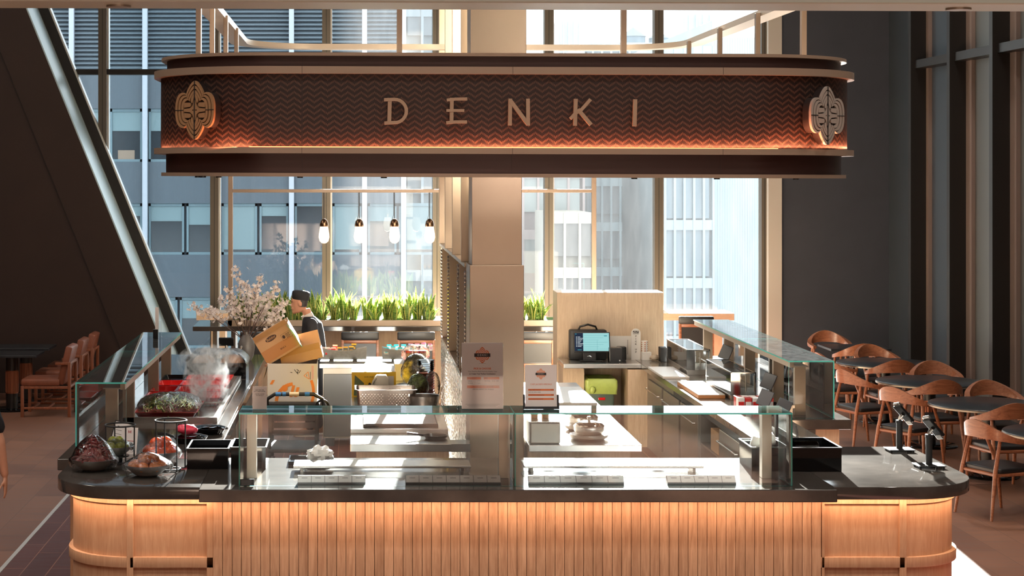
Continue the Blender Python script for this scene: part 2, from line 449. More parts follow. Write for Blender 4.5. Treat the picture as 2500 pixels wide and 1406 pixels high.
def tower(label, p0, p1, ptop, d, wallc, bands, depth=14, ncol=6, glassc=(129,147,158), winh=.5, crown=None, rib=False):  # wall and glass colours are paled to carry the outdoor haze
    x0, x1 = X(p0,d), X(p1,d); zt = Z(ptop, d)
    t = thing('city_tower', label, 'building', ((x0+x1)/2, d, -8))
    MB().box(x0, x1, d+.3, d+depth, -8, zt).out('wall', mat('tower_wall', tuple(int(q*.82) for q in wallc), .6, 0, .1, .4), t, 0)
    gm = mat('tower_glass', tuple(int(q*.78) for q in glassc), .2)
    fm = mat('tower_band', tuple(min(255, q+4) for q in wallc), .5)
    z = zt - .5; k = 0
    while z > -6 and bands:
        MB().box(x0+.2, x1-.2, d+.1, d+.35, z-bands*winh, z).out('window', gm, t, 0); z -= bands
    g = MB()
    for k in range(ncol+1):
        x = x0 + (x1-x0)*k/ncol; g.box(x-.06, x+.06, d-.05, d+.32, -8, zt)
    if bands:
        z = zt
        while z > -6: g.box(x0, x1, d-.02, d+.32, z-.5 if not rib else z-.1, z); z -= bands
    g.out('facade_grid', fm, t, 0)
    if crown: crown(t, x0, x1, d, zt)
    return t
def water_tank(t, x0, x1, d, zt):
    for (pc, w) in ((1566, 62), (1630, 50)):
        c = X(pc, d); r = w/2*d/F; mm = MB()
        mm.lathe([(r,0),(r,r*.75),(r*1.12,r*.75),(.05,r*1.5)], (c, d+3, Z(103,d)), 16)
        mm.out('water_tank', mat('tank', (96,110,120), .7), t)
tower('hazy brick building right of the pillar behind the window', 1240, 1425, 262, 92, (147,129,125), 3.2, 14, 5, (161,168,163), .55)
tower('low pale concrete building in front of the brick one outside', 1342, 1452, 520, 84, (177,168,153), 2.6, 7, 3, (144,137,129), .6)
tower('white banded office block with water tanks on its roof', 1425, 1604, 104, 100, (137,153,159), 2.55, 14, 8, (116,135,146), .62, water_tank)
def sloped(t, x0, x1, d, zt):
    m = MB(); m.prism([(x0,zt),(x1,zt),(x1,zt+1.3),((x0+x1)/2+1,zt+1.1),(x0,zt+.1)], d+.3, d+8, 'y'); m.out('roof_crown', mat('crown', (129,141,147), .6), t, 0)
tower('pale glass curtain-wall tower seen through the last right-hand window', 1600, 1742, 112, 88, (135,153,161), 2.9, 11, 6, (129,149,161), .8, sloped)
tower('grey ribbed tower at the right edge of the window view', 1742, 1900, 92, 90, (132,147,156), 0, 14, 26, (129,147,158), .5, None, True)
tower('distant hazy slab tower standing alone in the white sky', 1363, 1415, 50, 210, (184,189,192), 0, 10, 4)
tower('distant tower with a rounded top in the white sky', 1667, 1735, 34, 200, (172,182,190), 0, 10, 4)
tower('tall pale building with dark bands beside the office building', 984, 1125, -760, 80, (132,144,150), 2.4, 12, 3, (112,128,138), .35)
struct(MB().box(-60, 60, 27, 240, -8.3, -8).out('ground_outside', mat('street', (94,96,99), .8), smooth=0), 'street level far below the windows', 'ground')

# ================================================================ LIGHT
SC.world = bpy.data.worlds.new('sky'); SC.world.use_nodes = True
bg = SC.world.node_tree.nodes['Background']
bg.inputs[0].default_value = (.93, .97, 1.0, 1); bg.inputs[1].default_value = 3.5
def lamp(name, typ, loc, energy, color=(1,1,1), rot=(0,0,0), **kw):
    L = bpy.data.lights.new(name, typ); L.energy = energy; L.color = color
    for k, v in kw.items(): setattr(L, k, v)
    o = bpy.data.objects.new(name, L); COL.objects.link(o); o.location = loc; o.rotation_euler = rot
    return o
elev, azi = math.radians(14.0), math.radians(5.2)
sd = Vector((-math.sin(azi)*math.cos(elev), -math.cos(azi)*math.cos(elev), -math.sin(elev)))
sun = lamp('sun', 'SUN', (10, 80, 30), 135.0, (1, .95, .89), angle=math.radians(.55))
sun.rotation_euler = sd.to_track_quat('-Z', 'Y').to_euler()
WARM = (1, .89, .79)
# unseen ceiling downlights of the hall; last two added to brighten the right side
hl = K['ceil']
for i, (x, y) in enumerate([(-9,2),(-5,2),(-1,2),(3,2),(6.5,2),(-9,7),(-5,7),(-1,7.5),(3,7.5),(6.5,7),(-9,13),(-5.5,14),(6,12),(-8.5,19),(-5.5,20),(5.3,16.5),(6.6,20.5)]):
    t = thing('ceiling_light', 'unseen round ceiling downlight high above the hall', 'lamp', (x,y,9), group='hall ceiling downlights')
    m = MB(); m.lathe([(.24,-.12),(.26,-.12),(.26,.02),(.0,.02)], (x,y,9)); m.out('housing', K['dark'], t)
    m = MB(); m.lathe([(.0,-.06),(.23,-.06),(.23,-.05),(0,-.05)], (x,y,9)); m.out('diffuser', emis('downlight_glow', (255,214,170), 3), t)
    lamp('downlight', 'AREA', (x,y,8.86), 85, WARM, shape='DISK', size=.4, spread=math.radians(150))
# camera
cam = bpy.data.cameras.new('camera'); co = bpy.data.objects.new('camera', cam); COL.objects.link(co)
co.location = (0, 0, CAMZ); co.rotation_euler = (PI/2, 0, 0)
cam.sensor_width = 36; cam.sensor_fit = 'HORIZONTAL'; cam.lens = F*36/2500
cam.shift_x = .5 - CX/2500; cam.shift_y = (CY - 703)/2500; cam.clip_end = 500; cam.clip_start = .1
SC.camera = co
SC.view_settings.view_transform = 'Standard'; SC.view_settings.look = 'None'; SC.view_settings.gamma = 1; SC.view_settings.exposure = .4
SC.view_settings.use_curve_mapping = False
cy = SC.cycles
cy.max_bounces = 10; cy.diffuse_bounces = 4; cy.glossy_bounces = 4; cy.transmission_bounces = 4; cy.transparent_max_bounces = 40
cy.sample_clamp_indirect = 6; cy.caustics_reflective = False; cy.caustics_refractive = False; cy.use_denoising = True
# ================================================================ CANOPY SIGN
SX0, SX1, SY0, SY1, SR = -1.462, 3.645, 12.35, 19.2, .85
def ring(m, o_in, o_out, z0, z1, n=14):
    """band that runs round the rounded-rectangle plan, between two offsets from it"""
    prof = [(o_out,z0),(o_out,z1),(o_in,z1),(o_in,z0)]
    outl = [rrect(SX0-o, SX1+o, SY0-o, SY1+o, SR+o, n) for o, z in prof]
    N = len(outl[0]); rings = [[(outl[j][i][0], outl[j][i][1], prof[j][1]) for j in range(4)] for i in range(N)]
    m.loft(rings, loop=True); return m
cs = thing('canopy_sign', 'long rounded brown canopy with the word DENKI hanging over the counter', 'sign', (1.09, SY0, 3.09))
cs.rotation_euler = (0, math.radians(.2), 0)
ring(MB(), -.25, -.005, 3.9265, 3.9495).out('top_trim', K['beige'], cs)
ring(MB(), -.20, -.045, 3.8465, 3.9275).out('upper_band', K['band'], cs)
ring(MB(), -.16, .05, 3.798, 3.8495).out('upper_ledge', K['beige'], cs)
ring(MB(), -.16, .05, 3.24, 3.283).out('lower_ledge', K['beige'], cs)
ring(MB(), -.20, -.04, 3.102, 3.241).out('lower_band', K['band'], cs)
ring(MB(), -.25, -.005, 3.077, 3.103).out('bottom_trim', K['beige'], cs)
def weave_mat():
    t = NT('woven_chevron')
    at = t.n('ShaderNodeUVMap'); sp = t.n('ShaderNodeSeparateXYZ'); t.l(at.outputs[0], sp.inputs[0])
    u, v = sp.outputs[0], sp.outputs[1]
    W, H, N = .0094, .040, 10
    cu = t.math('DIVIDE', u, W); iu = t.math('FLOOR', cu); fu = t.math('FRACT', cu)
    tri = t.math('ABSOLUTE', t.math('SUBTRACT', t.math('FLOORED_MODULO', iu, N), N/2))
    vv = t.math('FRACT', t.math('DIVIDE', t.math('SUBTRACT', v, t.math('MULTIPLY', tri, .0064)), H))
    a = t.math('MULTIPLY', t.math('LESS_THAN', vv, .40), t.math('LESS_THAN', t.math('ABSOLUTE', t.math('SUBTRACT', fu, .5)), .2))
    col = t.mix(a, rgb((34,23,21)), rgb((112,80,64)))
    t.pbr(**{'Base Color': col, 'Roughness': .42, 'Metallic': .25, 'Normal': t.bump(a, .5, .002)})
    return t.m
def weave():
    pts = rrect(SX0, SX1, SY0, SY1, SR, 20); bm = bmesh.new(); uv = bm.loops.layers.uv.new('UVMap')
    acc = 0; L = [0]
    for i in range(len(pts)): acc += (Vector(pts[(i+1) % len(pts)]) - Vector(pts[i])).length; L.append(acc)
    for i in range(len(pts)):
        a, b = pts[i], pts[(i+1) % len(pts)]
        vs = [bm.verts.new(p) for p in ((a[0],a[1],3.27),(b[0],b[1],3.27),(b[0],b[1],3.81),(a[0],a[1],3.81))]
        f = bm.faces.new(vs)
        for lp, q in zip(f.loops, ((L[i],0),(L[i+1],0),(L[i+1],.54),(L[i],.54))): lp[uv].uv = q
    bmesh.ops.remove_doubles(bm, verts=bm.verts, dist=1e-5)
    # give the skin a thickness
    bmesh.ops.recalc_face_normals(bm, faces=bm.faces)
    m = MB(); m.bm.free(); m.bm = bm
    return m.out('woven_panel', weave_mat(), cs, 60)
weave()
m = MB()
for px in (737, 1250, 1762): x = X(px, 12.34); [m.box(x-.0012, x+.0012, *q) for q in ((SY0-.0515,SY0,3.24,3.283),(SY0-.0515,SY0,3.798,3.85),(SY0-.001,SY0+.01,3.28,3.8),(SY0+.0385,SY0+.05,3.1,3.24),(SY0+.0435,SY0+.05,3.85,3.927))]
m.out('joint', mat('joint_dark', (44,30,27), .6), cs, 0)
def lx(c): return X(800 + c/2.778, 12.3)
def lz(c): return Z(c/2.778, 12.3)
Lk = mat('sign_letter', (172,146,122), .45, .2)
letters = {'D': [([(420,676),(416,838)],26),([(384,680),(446,677)]+[(452+80*math.sin(a*PI/14),756-79*math.cos(a*PI/14)) for a in range(1,14)]+[(446,834),(386,838)],22)],
 'E': [([(840,668),(838,836)],25),([(808,680),(866,674),(942,672)],20),([(806,751),(922,751)],19),([(806,834),(866,828),(940,828)],21)],
 'N': [([(1236,672),(1234,848)],25),([(1236,682),(1354,838)],26),([(1355,672),(1357,848)],25)],
 'K': [([(1680,672),(1676,848)],25),([(1778,674),(1716,745),(1676,768),(1646,802)],22),([(1696,742),(1782,842)],25)],
 'I': [([(2083,674),(2079,850)],26)]}
for ch, sts in letters.items():
    m = MB()
    for iw, (pts, w) in enumerate(sts):
        q = [(lx(a), lz(b)) for a, b in pts]
        [m.stroke([qa, qb], w/2.778/F*12.3, 12.285-.0004*(iw*5+ik), 12.315) for ik, (qa, qb) in enumerate(zip(q[:-1], q[1:]))]
        for ia, a in enumerate(q[1:-1]): m.prism([(a[0]+.5*w/2.778/F*12.3*math.cos(k*PI/5), a[1]+.5*w/2.778/F*12.3*math.sin(k*PI/5)) for k in range(10)], 12.2848-.0004*(iw*5+ia)-.00013, 12.315, 'y')
    q0x = lx(sum(p[0] for p in sts[0][0])/len(sts[0][0]))
    m.cyl((q0x, 12.31, lz(760)), (q0x, 12.352, lz(760)), .006)
    o = m.out('letter', Lk, cs, 0); o['label'] = 'raised letter ' + ch
def smooth_closed(P, n=5):
    out = []; N = len(P)
    for i in range(N):
        p0, p1, p2, p3 = (Vector(P[(i+k-1) % N]) for k in range(4))
        for j in range(n):
            t = j/n
            out.append(.5*((2*p1)+(-p0+p2)*t+(2*p0-5*p1+4*p2-p3)*t*t+(-p0+3*p1-3*p2+p3)*t**3))
    return out
q1 = [(.855,0),(.85,.2),(.80,.40),(.70,.54),(.56,.605),(.45,.585),(.375,.525),(.36,.60),(.30,.72),(.20,.86),(.09,.965),(0,1.0)]
quat = q1 + [(-x, y) for x, y in q1[-2::-1]] + [(-x, -y) for x, y in q1[1:]] + [(x, -y) for x, y in q1[-2:0:-1]]
quat = [(p.x, p.y) for p in smooth_closed(quat, 3)]
def frame2(m, outer, inner, y0, y1, M):
    n = len(outer)
    rings = [[M @ Vector((o[0],y1,o[1])), M @ Vector((o[0],y0,o[1])), M @ Vector((i[0],y0,i[1])), M @ Vector((i[0],y1,i[1]))] for o, i in zip(outer, inner)]
    m.loft(rings, loop=True)
def emblem(px, py, side):
    a = math.radians(35)*side
    cx = (SX0+SR) if side < 0 else (SX1-SR)
    x = cx + (SR+.03)*math.sin(a); y = SY0 + SR - (SR+.03)*math.cos(a)
    S = .207
    M = Matrix.Translation((x, y, Z(py, y))) @ Euler((0,0,a)).to_matrix().to_4x4()
    mt = mat('emblem_bronze', (168,132,96), .45, .25) if side < 0 else mat('emblem_window_lit', (176,166,156), .42, .3)  # right emblem's colour is greyed for the window light it reflects
    sc = lambda k, kx=1: [(p[0]*S*k*kx, p[1]*S*k) for p in quat]
    m = MB(); m.prism(sc(.985), -.035, .03, 'y', M=M); e = m.out('emblem', mat('emblem_dark', (40,31,29), .5, .2), cs, 40)
    for k0, k1 in ((1.0,.89),(.84,.735),(.685,.575)):
        m = MB(); frame2(m, sc(k0), sc(k1), -.05, -.03, M); m.out('ring_band', mt, e, 40)
    m = MB()
    star = [(.47,.05),(.47,-.05),(.20,-.07),(.09,-.15),(.03,-.34),(-.03,-.34),(-.09,-.15),(-.20,-.07),(-.47,-.05),(-.47,.05),(-.20,.07),(-.09,.15),(-.03,.34),(.03,.34),(.09,.15),(.20,.07)]
    inn = [(p[0]*.22, p[1]*.34) for p in star]
    frame2(m, [(p[0]*S,p[1]*S) for p in star], [(p[0]*S,p[1]*S) for p in inn], -.05, -.03, M)
    m.prism([(.05*S,0),(0,.08*S),(-.05*S,0),(0,-.08*S)], -.05, -.03, 'y', M=M)
    m.out('star', mt, e, 30)
    m = MB()
    for sx_ in (1,-1):
        for sz_ in (1,-1):
            m.prism([(sx_*p*S, sz_*q*S) for p, q in ((.20,.115),(.46,.09),(.47,.12),(.46,.24),(.42,.26),(.22,.26),(.17,.23),(.16,.16))], -.05, -.03, 'y', M=M)
            m.prism([(sx_*p*S, sz_*q*S) for p, q in ((.02,.46),(.05,.36),(.10,.24),(.14,.26),(.16,.34),(.14,.44),(.06,.54),(.02,.56))], -.05, -.03, 'y', M=M)
    m.out('inlay_pattern', mt, e, 0)
    m = MB(); m.box(-.004, .004, -.052, -.03, -S*.99, S*.99, M=M); m.box(-S*.85, -S*.5, -.052, -.03, -.003, .003, M=M); m.box(S*.5, S*.85, -.052, -.03, -.003, .003, M=M)
    m.out('divider', K['blackm'], e, 0)
emblem(484, 272, -1); emblem(2000, 280, 1)
# hangers and upper rail
def rail_ring(m, x0, x1, y0, y1, R, w, z0, z1, n=12):
    prof = [(0,z0),(0,z1),(-w,z1),(-w,z0)]
    o = [rrect(x0-k, x1+k, y0-k, y1+k, max(.05,R+k), n) for k, z in prof]
    m.loft([[(o[j][i][0], o[j][i][1], prof[j][1]) for j in range(4)] for i in range(len(o[0]))], loop=True)
m = MB(); rail_ring(m, -1.3, 3.56, 12.45, 19.02, .9, .17, 4.435, 4.49); m.out('hanging_rail', mat('cream_metal', (232,216,196), .38, .15), cs)
for px, d in ((974,12.55),(1521,12.55),(484,12.6),(517,13.8),(550,15.2),(576,16.5),(1960,13.2),(1848,14.8),(1756,16.3),(1681,17.9)):
    x = X(px, d); MB().box(x-.019, x+.019, d-.03, d+.03, 3.93, 4.46 if d > 12.6 and px != 1960 and px != 484 else 5.6, .003).out('hanger', K['beige'], cs, 0)
for px in (484, 497, 535, 733, 937, 1547, 1748, 1940):
    x = X(px, 12.5); MB().lathe([(.02,3.068),(.022,3.068),(.022,3.08),(0,3.08)], (x, 12.47, 0), 12).out('downlight', K['black'], cs)
# warm strip light lying on the lower ledge
m = MB(); m.box(-.75, 2.95, SY0-.03, SY0-.012, 3.283, 3.288); m.out('light_strip', emis('warm_strip', (255,120,70), 6), cs, 0)
lamp('ledge_light', 'AREA', (1.09, SY0-.026, 3.291), 15, (1,.30,.14), (math.radians(180-18),0,0), shape='RECTANGLE', size=4.3, size_y=.02)
for s in (-1, 1):
    for a0 in (18, 45, 70):
        a = math.radians(a0)*s; cx = SX0+SR if s < 0 else SX1-SR
        lamp('ledge_light', 'AREA', (cx+(SR+.026)*math.sin(a), SY0+SR-(SR+.026)*math.cos(a), 3.291), 1.25, (1,.30,.14), (math.radians(180-18),0,a), shape='RECTANGLE', size=.38, size_y=.02)
# the neighbouring canopy edge overhead, close to the viewpoint
ne = thing('overhead_canopy', 'pale metal edge of another canopy running across the top of the view', 'canopy', (1, 4.99, 3.58))
ne.rotation_euler = (0, math.radians(.19), 0)
MB().box(-4, 6, 4.985, 5.2, 3.583, 3.63, .004).out('edge_trim', mat('pale_trim', (150,160,154), .4, 0), ne, 0)
MB().box(-4, 6, 5.0, 5.15, 3.63, 4.5).out('fascia', mat('fascia_red', (96,52,44), .4, .3), ne, 0)
for px in (290, 2340):
    x = X(px, 5.1); MB().lathe([(.028,3.577),(.036,3.577),(.036,3.59),(.028,3.59)], (x,5.1,0), 20).out('downlight', K['steel_d'], ne)

# ================================================================ PILLAR, SCREEN
K['cream'] = mat('cream_metal_panel', (162,145,127), .34, .45, .05, 1.5)
m = MB(); m.box(.96, 1.375, 14.63, 15.05, 2.33, 9, .004); m.box(.94, 1.39, 14.6, 15.08, 0, 2.345, .005); m.box(.948, 1.412, 14.62, 15.07, 4.05, 9, .004)
struct(m.out('pillar', K['cream'], smooth=0), 'square cream metal pillar in the middle of the kiosk', 'pillar')
ps = thing('partition_screen', 'open cream partition of uprights and shelves behind the pillar', 'partition', (.86, 17.2, 0))
MB().box(.925, 1.12, 15.08, 19.62, 2.30, 2.335, .004).out('top_rail', K['cream'], ps, 0)
for y in (15.3, 16.72, 18.1, 19.4):
    MB().box(.91, 1.06, y, y+.04, 2.335, 5.6, .003).out('upper_fin', K['cream'], ps, 0)
for y in (15.10, 16.2, 17.9, 19.4):
    p = MB(); p.box(.945, 1.12, y, y+.05, 1.30, 2.30, .003); po = p.out('upright', K['cream'], ps, 0)
    m = MB(); k = 1.33
    while k < 2.28: m.sphere((.935, y+.02, k), .015, 8, 5, (.7,1,1.2)); k += .037
    m.out('bead_chain', K['steel_b'], po)
MB().box(.945, 1.12, 15.1, 19.6, 1.27, 1.30).out('shelf', K['cream'], ps, 0)
MB().box(1.10, 1.12, 15.15, 19.4, 1.30, 2.30).out('back_board', K['cream'], ps, 0)
t = NT('hammered_metal')
vv = t.n('ShaderNodeTexVoronoi', Scale=9.0); t.l(t.coord((1,1,2.6),'Object',(.5,0,0)), vv.inputs['Vector'])
t.pbr(**{'Base Color': rgb((214,206,196)), 'Metallic': 1.0, 'Roughness': .16, 'Normal': t.bump(vv.outputs['Distance'], 1.0, .05)})
MB().box(.94, 1.10, 15.1, 19.6, 0, 1.27, .004).out('hammered_panel', t.m, ps, 0)

# ================================================================ COUNTERS
def led(x0, x1, y, z, e, col=(1,.60,.38)):
    lamp('counter_light', 'AREA', ((x0+x1)/2, y, z), e*(x1-x0), col, (math.radians(8),0,0), shape='RECTANGLE', size=x1-x0, size_y=.03)
fc = thing('front_counter', 'long front counter with vertical oak slats under a dark stone top', 'counter', (1.1, 12.6, 0))
MB().box(-1.074, 3.279, 12.0, 13.35, .863, .95, .006).out('worktop', K['stone'], fc, 0)
m = MB(); m.box(-.98, 3.20, 12.24, 13.2, 0, .86); m.out('carcass', K['blackm'], fc, 0)
m = MB(); n = 64; x = X(520, 12.2); st = (X(2005,12.2)-x)/n
for k in range(n): m.box(x+k*st+.0015, x+(k+1)*st-.0015, 12.2, 12.25, 0, .862, .002)
m.out('slat_front', K['oak'], fc, 0)
led(-.98, 3.2, 12.09, .858, 2.4)
def end_unit(name, label, x0, x1, y1, left):
    """round-cornered end of the counter: stone top over a framed veneer base"""
    e = thing(name, label, 'counter', ((x0+x1)/2, 12.8, 0))
    R = [.55, 0, 0, .12] if left else [0, .55, .12, 0]
    MB().prism(rrect(x0, x1, 12.1, y1, R, 14), .863, .95, 'z', .006).out('worktop', K['stone'], e, 40)
    a, b = (x0+.10, -.985) if left else (3.205, x1-.10)
    r2 = [.47, 0, 0, .05] if left else [0, .47, .05, 0]
    def pl(o): return rrect(a-(o if left else 0), b+(0 if left else o), 12.235-o, y1-.08, [max(0,q+o) if q > .1 else q for q in r2], 14)
    MB().prism(pl(0), 0, .862).out('base_panel', K['panel'], e, 50)
    MB().prism(pl(.022), .812, .8625, 'z', .002).out('top_rail', K['panel'], e, 50)
    MB().prism(pl(.03), .372, .445, 'z', .002).out('lower_rail', K['panel'], e, 50)
    d = 12.22
    xs = ((310,326),(505,521)) if left else ((2195,2212),(2005,2012))
    for p0, p1 in xs: MB().box(X(p0,d), X(p1,d), 12.205, 12.26, 0, .8626, .002).out('stile', K['panel'], e, 0)
    # warm strip under the top, following the corner
    sgn = -1 if left else 1
    ex = x0+.55 if left else x1-.55
    led(min(ex, -1.0) if left else 3.24, -1.0 if left else ex, 12.155, .858, 2.4)
    for k in range(4):
        t_ = math.radians(12+k*24)*sgn; cx = x0+.55 if left else x1-.55
        lamp('counter_light', 'AREA', (cx+.50*math.sin(t_), 12.65-.50*math.cos(t_), .858), .5, (1,.60,.38), (math.radians(8),0,t_), shape='RECTANGLE', size=.21, size_y=.03)
    return e
end_unit('counter_end', 'round-cornered counter end with curved veneer panel under the wrapped fruit bowls', -2.137, -1.075, 13.3, True)
end_unit('counter_end', 'round-cornered counter end with veneer panel under the two payment terminals', 3.28, 4.37, 13.9, False)
lc = thing('side_counter', 'dark stone side counter carrying the steam trays on the left', 'counter', (-1.66, 17, 0))
MB().box(-2.258, -1.07, 13.3, 21.0, .863, .95, .006).out('worktop', K['stone'], lc, 0)
MB().box(-2.17, -1.12, 13.36, 20.95, 0, .86).out('carcass', K['panel'], lc, 0)
for y in (15.2, 16.4, 17.6, 18.8): MB().box(-1.125, -1.105, y, y+1.05, .1, .82, .004).out('cupboard_door', K['steel_d'], lc, 0)
rc = thing('side_counter', 'grey stone side counter under the long glass case on the right', 'counter', (4.0, 18, 0))
MB().box(3.8, 4.335, 15.42, 20.85, .863, .95, .006).out('worktop', K['stone'], rc, 0)
MB().box(3.86, 4.25, 15.5, 20.8, 0, .86).out('carcass', K['ply'], rc, 0)
MB().box(3.87, 4.02, 15.42, 15.52, .5, .862).out('grey_panel', K['dark'], rc, 0)
wk = thing('kitchen_worktop', 'steel-topped kitchen worktop with cupboards on the inner right side', 'counter', (3.5, 17, 0))
m = MB(); m.box(3.23, 3.795, 13.95, 19.96, .89, .95, .005); m.box(3.235, 3.795, 19.96, 20.6, .89, .95); m.out('worktop', K['stone_light'], wk, 0)
m = MB(); m.box(3.30,3.80,14.0,15.93,0,.885); m.box(3.30,3.80,16.87,19.97,0,.885); m.box(3.76,3.80,15.93,16.87,0,.885); m.box(3.30,3.76,15.93,16.87,.51,.53); m.box(3.30,3.76,15.93,16.87,0,.1); m.out('carcass', K['steel_d'], wk, 0)
for i, y in enumerate((14.05, 15.0, 16.9, 17.9, 18.9)):
    do = MB().box(3.275, 3.305, y, y+.9, .12, .80, .004).out('cupboard_door', K['ply'] if i == 0 else K['steel_d'], wk, 0)
    MB().tube([(3.26,y+.06,.70),(3.24,y+.06,.70),(3.24,y+.84,.70),(3.26,y+.84,.70)], .008, 8).out('handle', K['steel'], do)
MB().box(3.295, 3.31, 14.0, 18.3, .80, .885).out('drain_channel', K['blackm'], wk, 0)
bc = thing('back_counter', 'steel back counter with fridge doors behind the chef', 'counter', (.3, 20.3, 0))
MB().box(-.42, .78, 19.97, 20.72, .897, .95, .004).out('worktop', K['steel'], bc, 0)
MB().box(-.38, .76, 20.02, 20.68, .1, .895).out('carcass', K['steel_d'], bc, 0)
for x in (-.37, .2): MB().box(x, x+.55, 20.0, 20.025, .12, .83, .005).out('fridge_door', mat('grey_door', (92,92,92), .4, .4), bc, 0)
for x in (-.35, .5):
    MB().box(x, x+.1, 20.05, 20.6, 0, .1).out('plinth', K['blackm'], bc, 0)
pc = thing('checkout_counter', 'steel-edged checkout counter carrying the till screen', 'counter', (2.8, 20.3, 0))
MB().box(2.35, 3.232, 19.97, 20.6, .896, .95, .005).out('worktop', K['steel'], pc, 0)
MB().box(2.36, 2.60, 20.1, 20.58, 0, .895).out('side_panel', K['ply'], pc, 0)
MB().box(2.60, 3.3, 20.5, 20.6, 0, .895).out('back_panel', K['ply'], pc, 0)
MB().box(3.08, 3.3, 19.98, 20.49, 0, .885).out('cupboard', K['ply'], pc, 0)
bp = thing('wood_partition', 'pale wood partition box standing behind the till screen', 'partition', (2.97, 20.8, 0))
MB().box(2.35, 3.595, 20.62, 21.05, 0, 1.715, .004).out('panel', K['ply'], bp, 0)
# kitchen work tables in front of the pillar
kt = thing('work_table', 'steel kitchen table carrying the two lidded pots', 'table', (1.85, 15.5, 0))
MB().box(1.40, 2.32, 14.3, 18.6, .845, .90, .004).out('table_top', K['steel'], kt, 0)
MB().box(1.42, 2.24, 14.4, 18.5, 0, .845).out('cabinet', K['ply'], kt, 0)
kl = thing('work_table', 'steel kitchen table under the perforated pan and grocery boxes', 'table', (.45, 16, 0))
m = MB(); m.box(-.05, .78, 14.36, 19.2, .835, .90, .004); m.box(.775, .93, 14.36, 14.59, .835, .90); m.out('table_top', K['steel'], kl, 0)
MB().box(-.05, .78, 14.95, 19.2, .90, .938, .004).out('raised_top', K['steel'], kl, 0)
MB().box(0, .76, 14.45, 19.1, 0, .835).out('cabinet', K['ply'], kl, 0)

# ================================================================ GLASS CASES
def pane(m, x0, x1, y0, y1, z0, z1):
    """glass sheet: clear faces (slot 0) and coloured cut edges (slot 1)"""
    d = (x1-x0, y1-y0, z1-z0); ax = d.index(min(d)); n0 = len(m.bm.faces)
    m.box(x0, x1, y0, y1, z0, z1); m.bm.faces.ensure_lookup_table(); m.bm.normal_update()
    for f in list(m.bm.faces)[n0:]: f.material_index = 0 if abs(f.normal[ax]) > .5 else 1
def front_case(x0, x1, label, posts):
    c = thing('glass_case', label, 'display case', ((x0+x1)/2, 12.3, .95))
    for nm, a in (('front_glass', (x0,x1,12.13,12.14,.952,1.445)), ('top_glass', (x0,x1,12.13,12.52,1.445,1.455))):
        m = MB(); pane(m, *a); m.out(nm, [K['glass'], K['edge']], c, 0)
    for q in posts[1]:
        m = MB(); pane(m, q, q+.009, 12.14, 12.5, .952, 1.445); m.out('end_glass', [K['glass'], K['edge']], c, 0)
    for q in posts[0]: MB().box(q-.035, q+.035, 12.44, 12.52, .95, 1.41, .003).out('post', K['cream'], c, 0)
    MB().box(x0+.02, x1-.02, 12.43, 12.52, 1.405, 1.444, .003).out('rail', K['cream'], c, 0)
front_case(X(583,12.13), 1.085, 'left glass case on the front counter with the small phone-order sign on top', ((-.74, 1.04), (X(583,12.13),)))
front_case(1.09, X(1935,12.13), 'right glass case on the front counter with the specials sign on top', ((2.90,), (1.09, X(1935,12.13)-.009)))
def side_case(label, xo, xi, y0, y1, ys, seam):
    c = thing('glass_case', label, 'display case', ((xo+xi)/2, (y0+y1)/2, .95))
    s = 1 if xi > xo else -1; a, b = min(xo,xi), max(xo,xi)
    m = MB(); pane(m, *sorted((xo, xo+s*.01)), y0, y1, .952, 1.445); m.out('side_glass', [K['glass'], K['edge']], c, 0)
    m = MB()
    for u, v in ((y0, seam-.002), (seam+.002, y1)): pane(m, a, b, u, v, 1.445, 1.457)
    m.out('top_glass', [K['glass'], K['edge']], c, 0)
    m = MB(); pane(m, a+.012 if s > 0 else a, b if s > 0 else b-.012, y0, y0+.01, .952, 1.445); m.out('end_glass', [K['glass'], K['edge']], c, 0)
    for y in ys: MB().box(*sorted((xi-s*.10, xi-s*.20)), y, y+.05, .95, 1.40, .003).out('post', K['cream'], c, 0)
    MB().box(*sorted((xi-s*.01, xi-s*.05)), y0+.012, y1, 1.395, 1.444, .003).out('rail', K['cream'], c, 0)
    MB().box(*sorted((xi-s*.05, xi-s*.2)), y0+.1, y1, 1.39, 1.40).out('rail_web', K['steel_d'], c, 0)
side_case('long glass sneeze guard over the steam trays on the left counter', X(184,13.9), X(308,13.9), 13.9, 18.3, (14.15, 15.2, 17.05, 18.2), 16.4)
side_case('long glass case along the outer right counter beside the dining tables', X(2037,15.5), X(1926,15.5), 15.5, 19.9, (15.7, 16.5, 17.7, 18.7, 19.8), 17.6)

# ================================================================ WINDOW BAR, PLANTER, PENDANTS
wb = thing('bar_counter', 'dark bar counter under the snake plants by the window', 'counter', (.5, 24, 0))
MB().box(-2.18, 3.25, 23.46, 24.5, 1.008, 1.07, .004).out('worktop', K['stone'], wb, 0)
MB().box(-1.55, 3.2, 23.85, 23.95, 0, 1.008).out('front_panel', K['ply'], wb, 0)
for x in (-1.95, -1.7): MB().box(x, x+.06, 23.9, 24.3, 0, 1.008).out('leg', K['steel_d'], wb, 0)
pl = thing('planter_box', 'long beige planter box with frame above holding the snake plants', 'planter', (.75, 23.8, 1.07))
m = MB(); m.box(-1.718, 3.216, 23.5, 23.56, 1.07, 1.15, .003); m.box(-1.718, 3.216, 24.1, 24.16, 1.07, 1.15, .003); m.box(-1.718, -1.66, 23.5, 24.16, 1.07, 1.15); m.box(3.16, 3.216, 23.5, 24.16, 1.07, 1.15); m.box(-1.7,3.2,23.52,24.14,1.07,1.09)
m.out('trough', K['beige'], pl, 0)
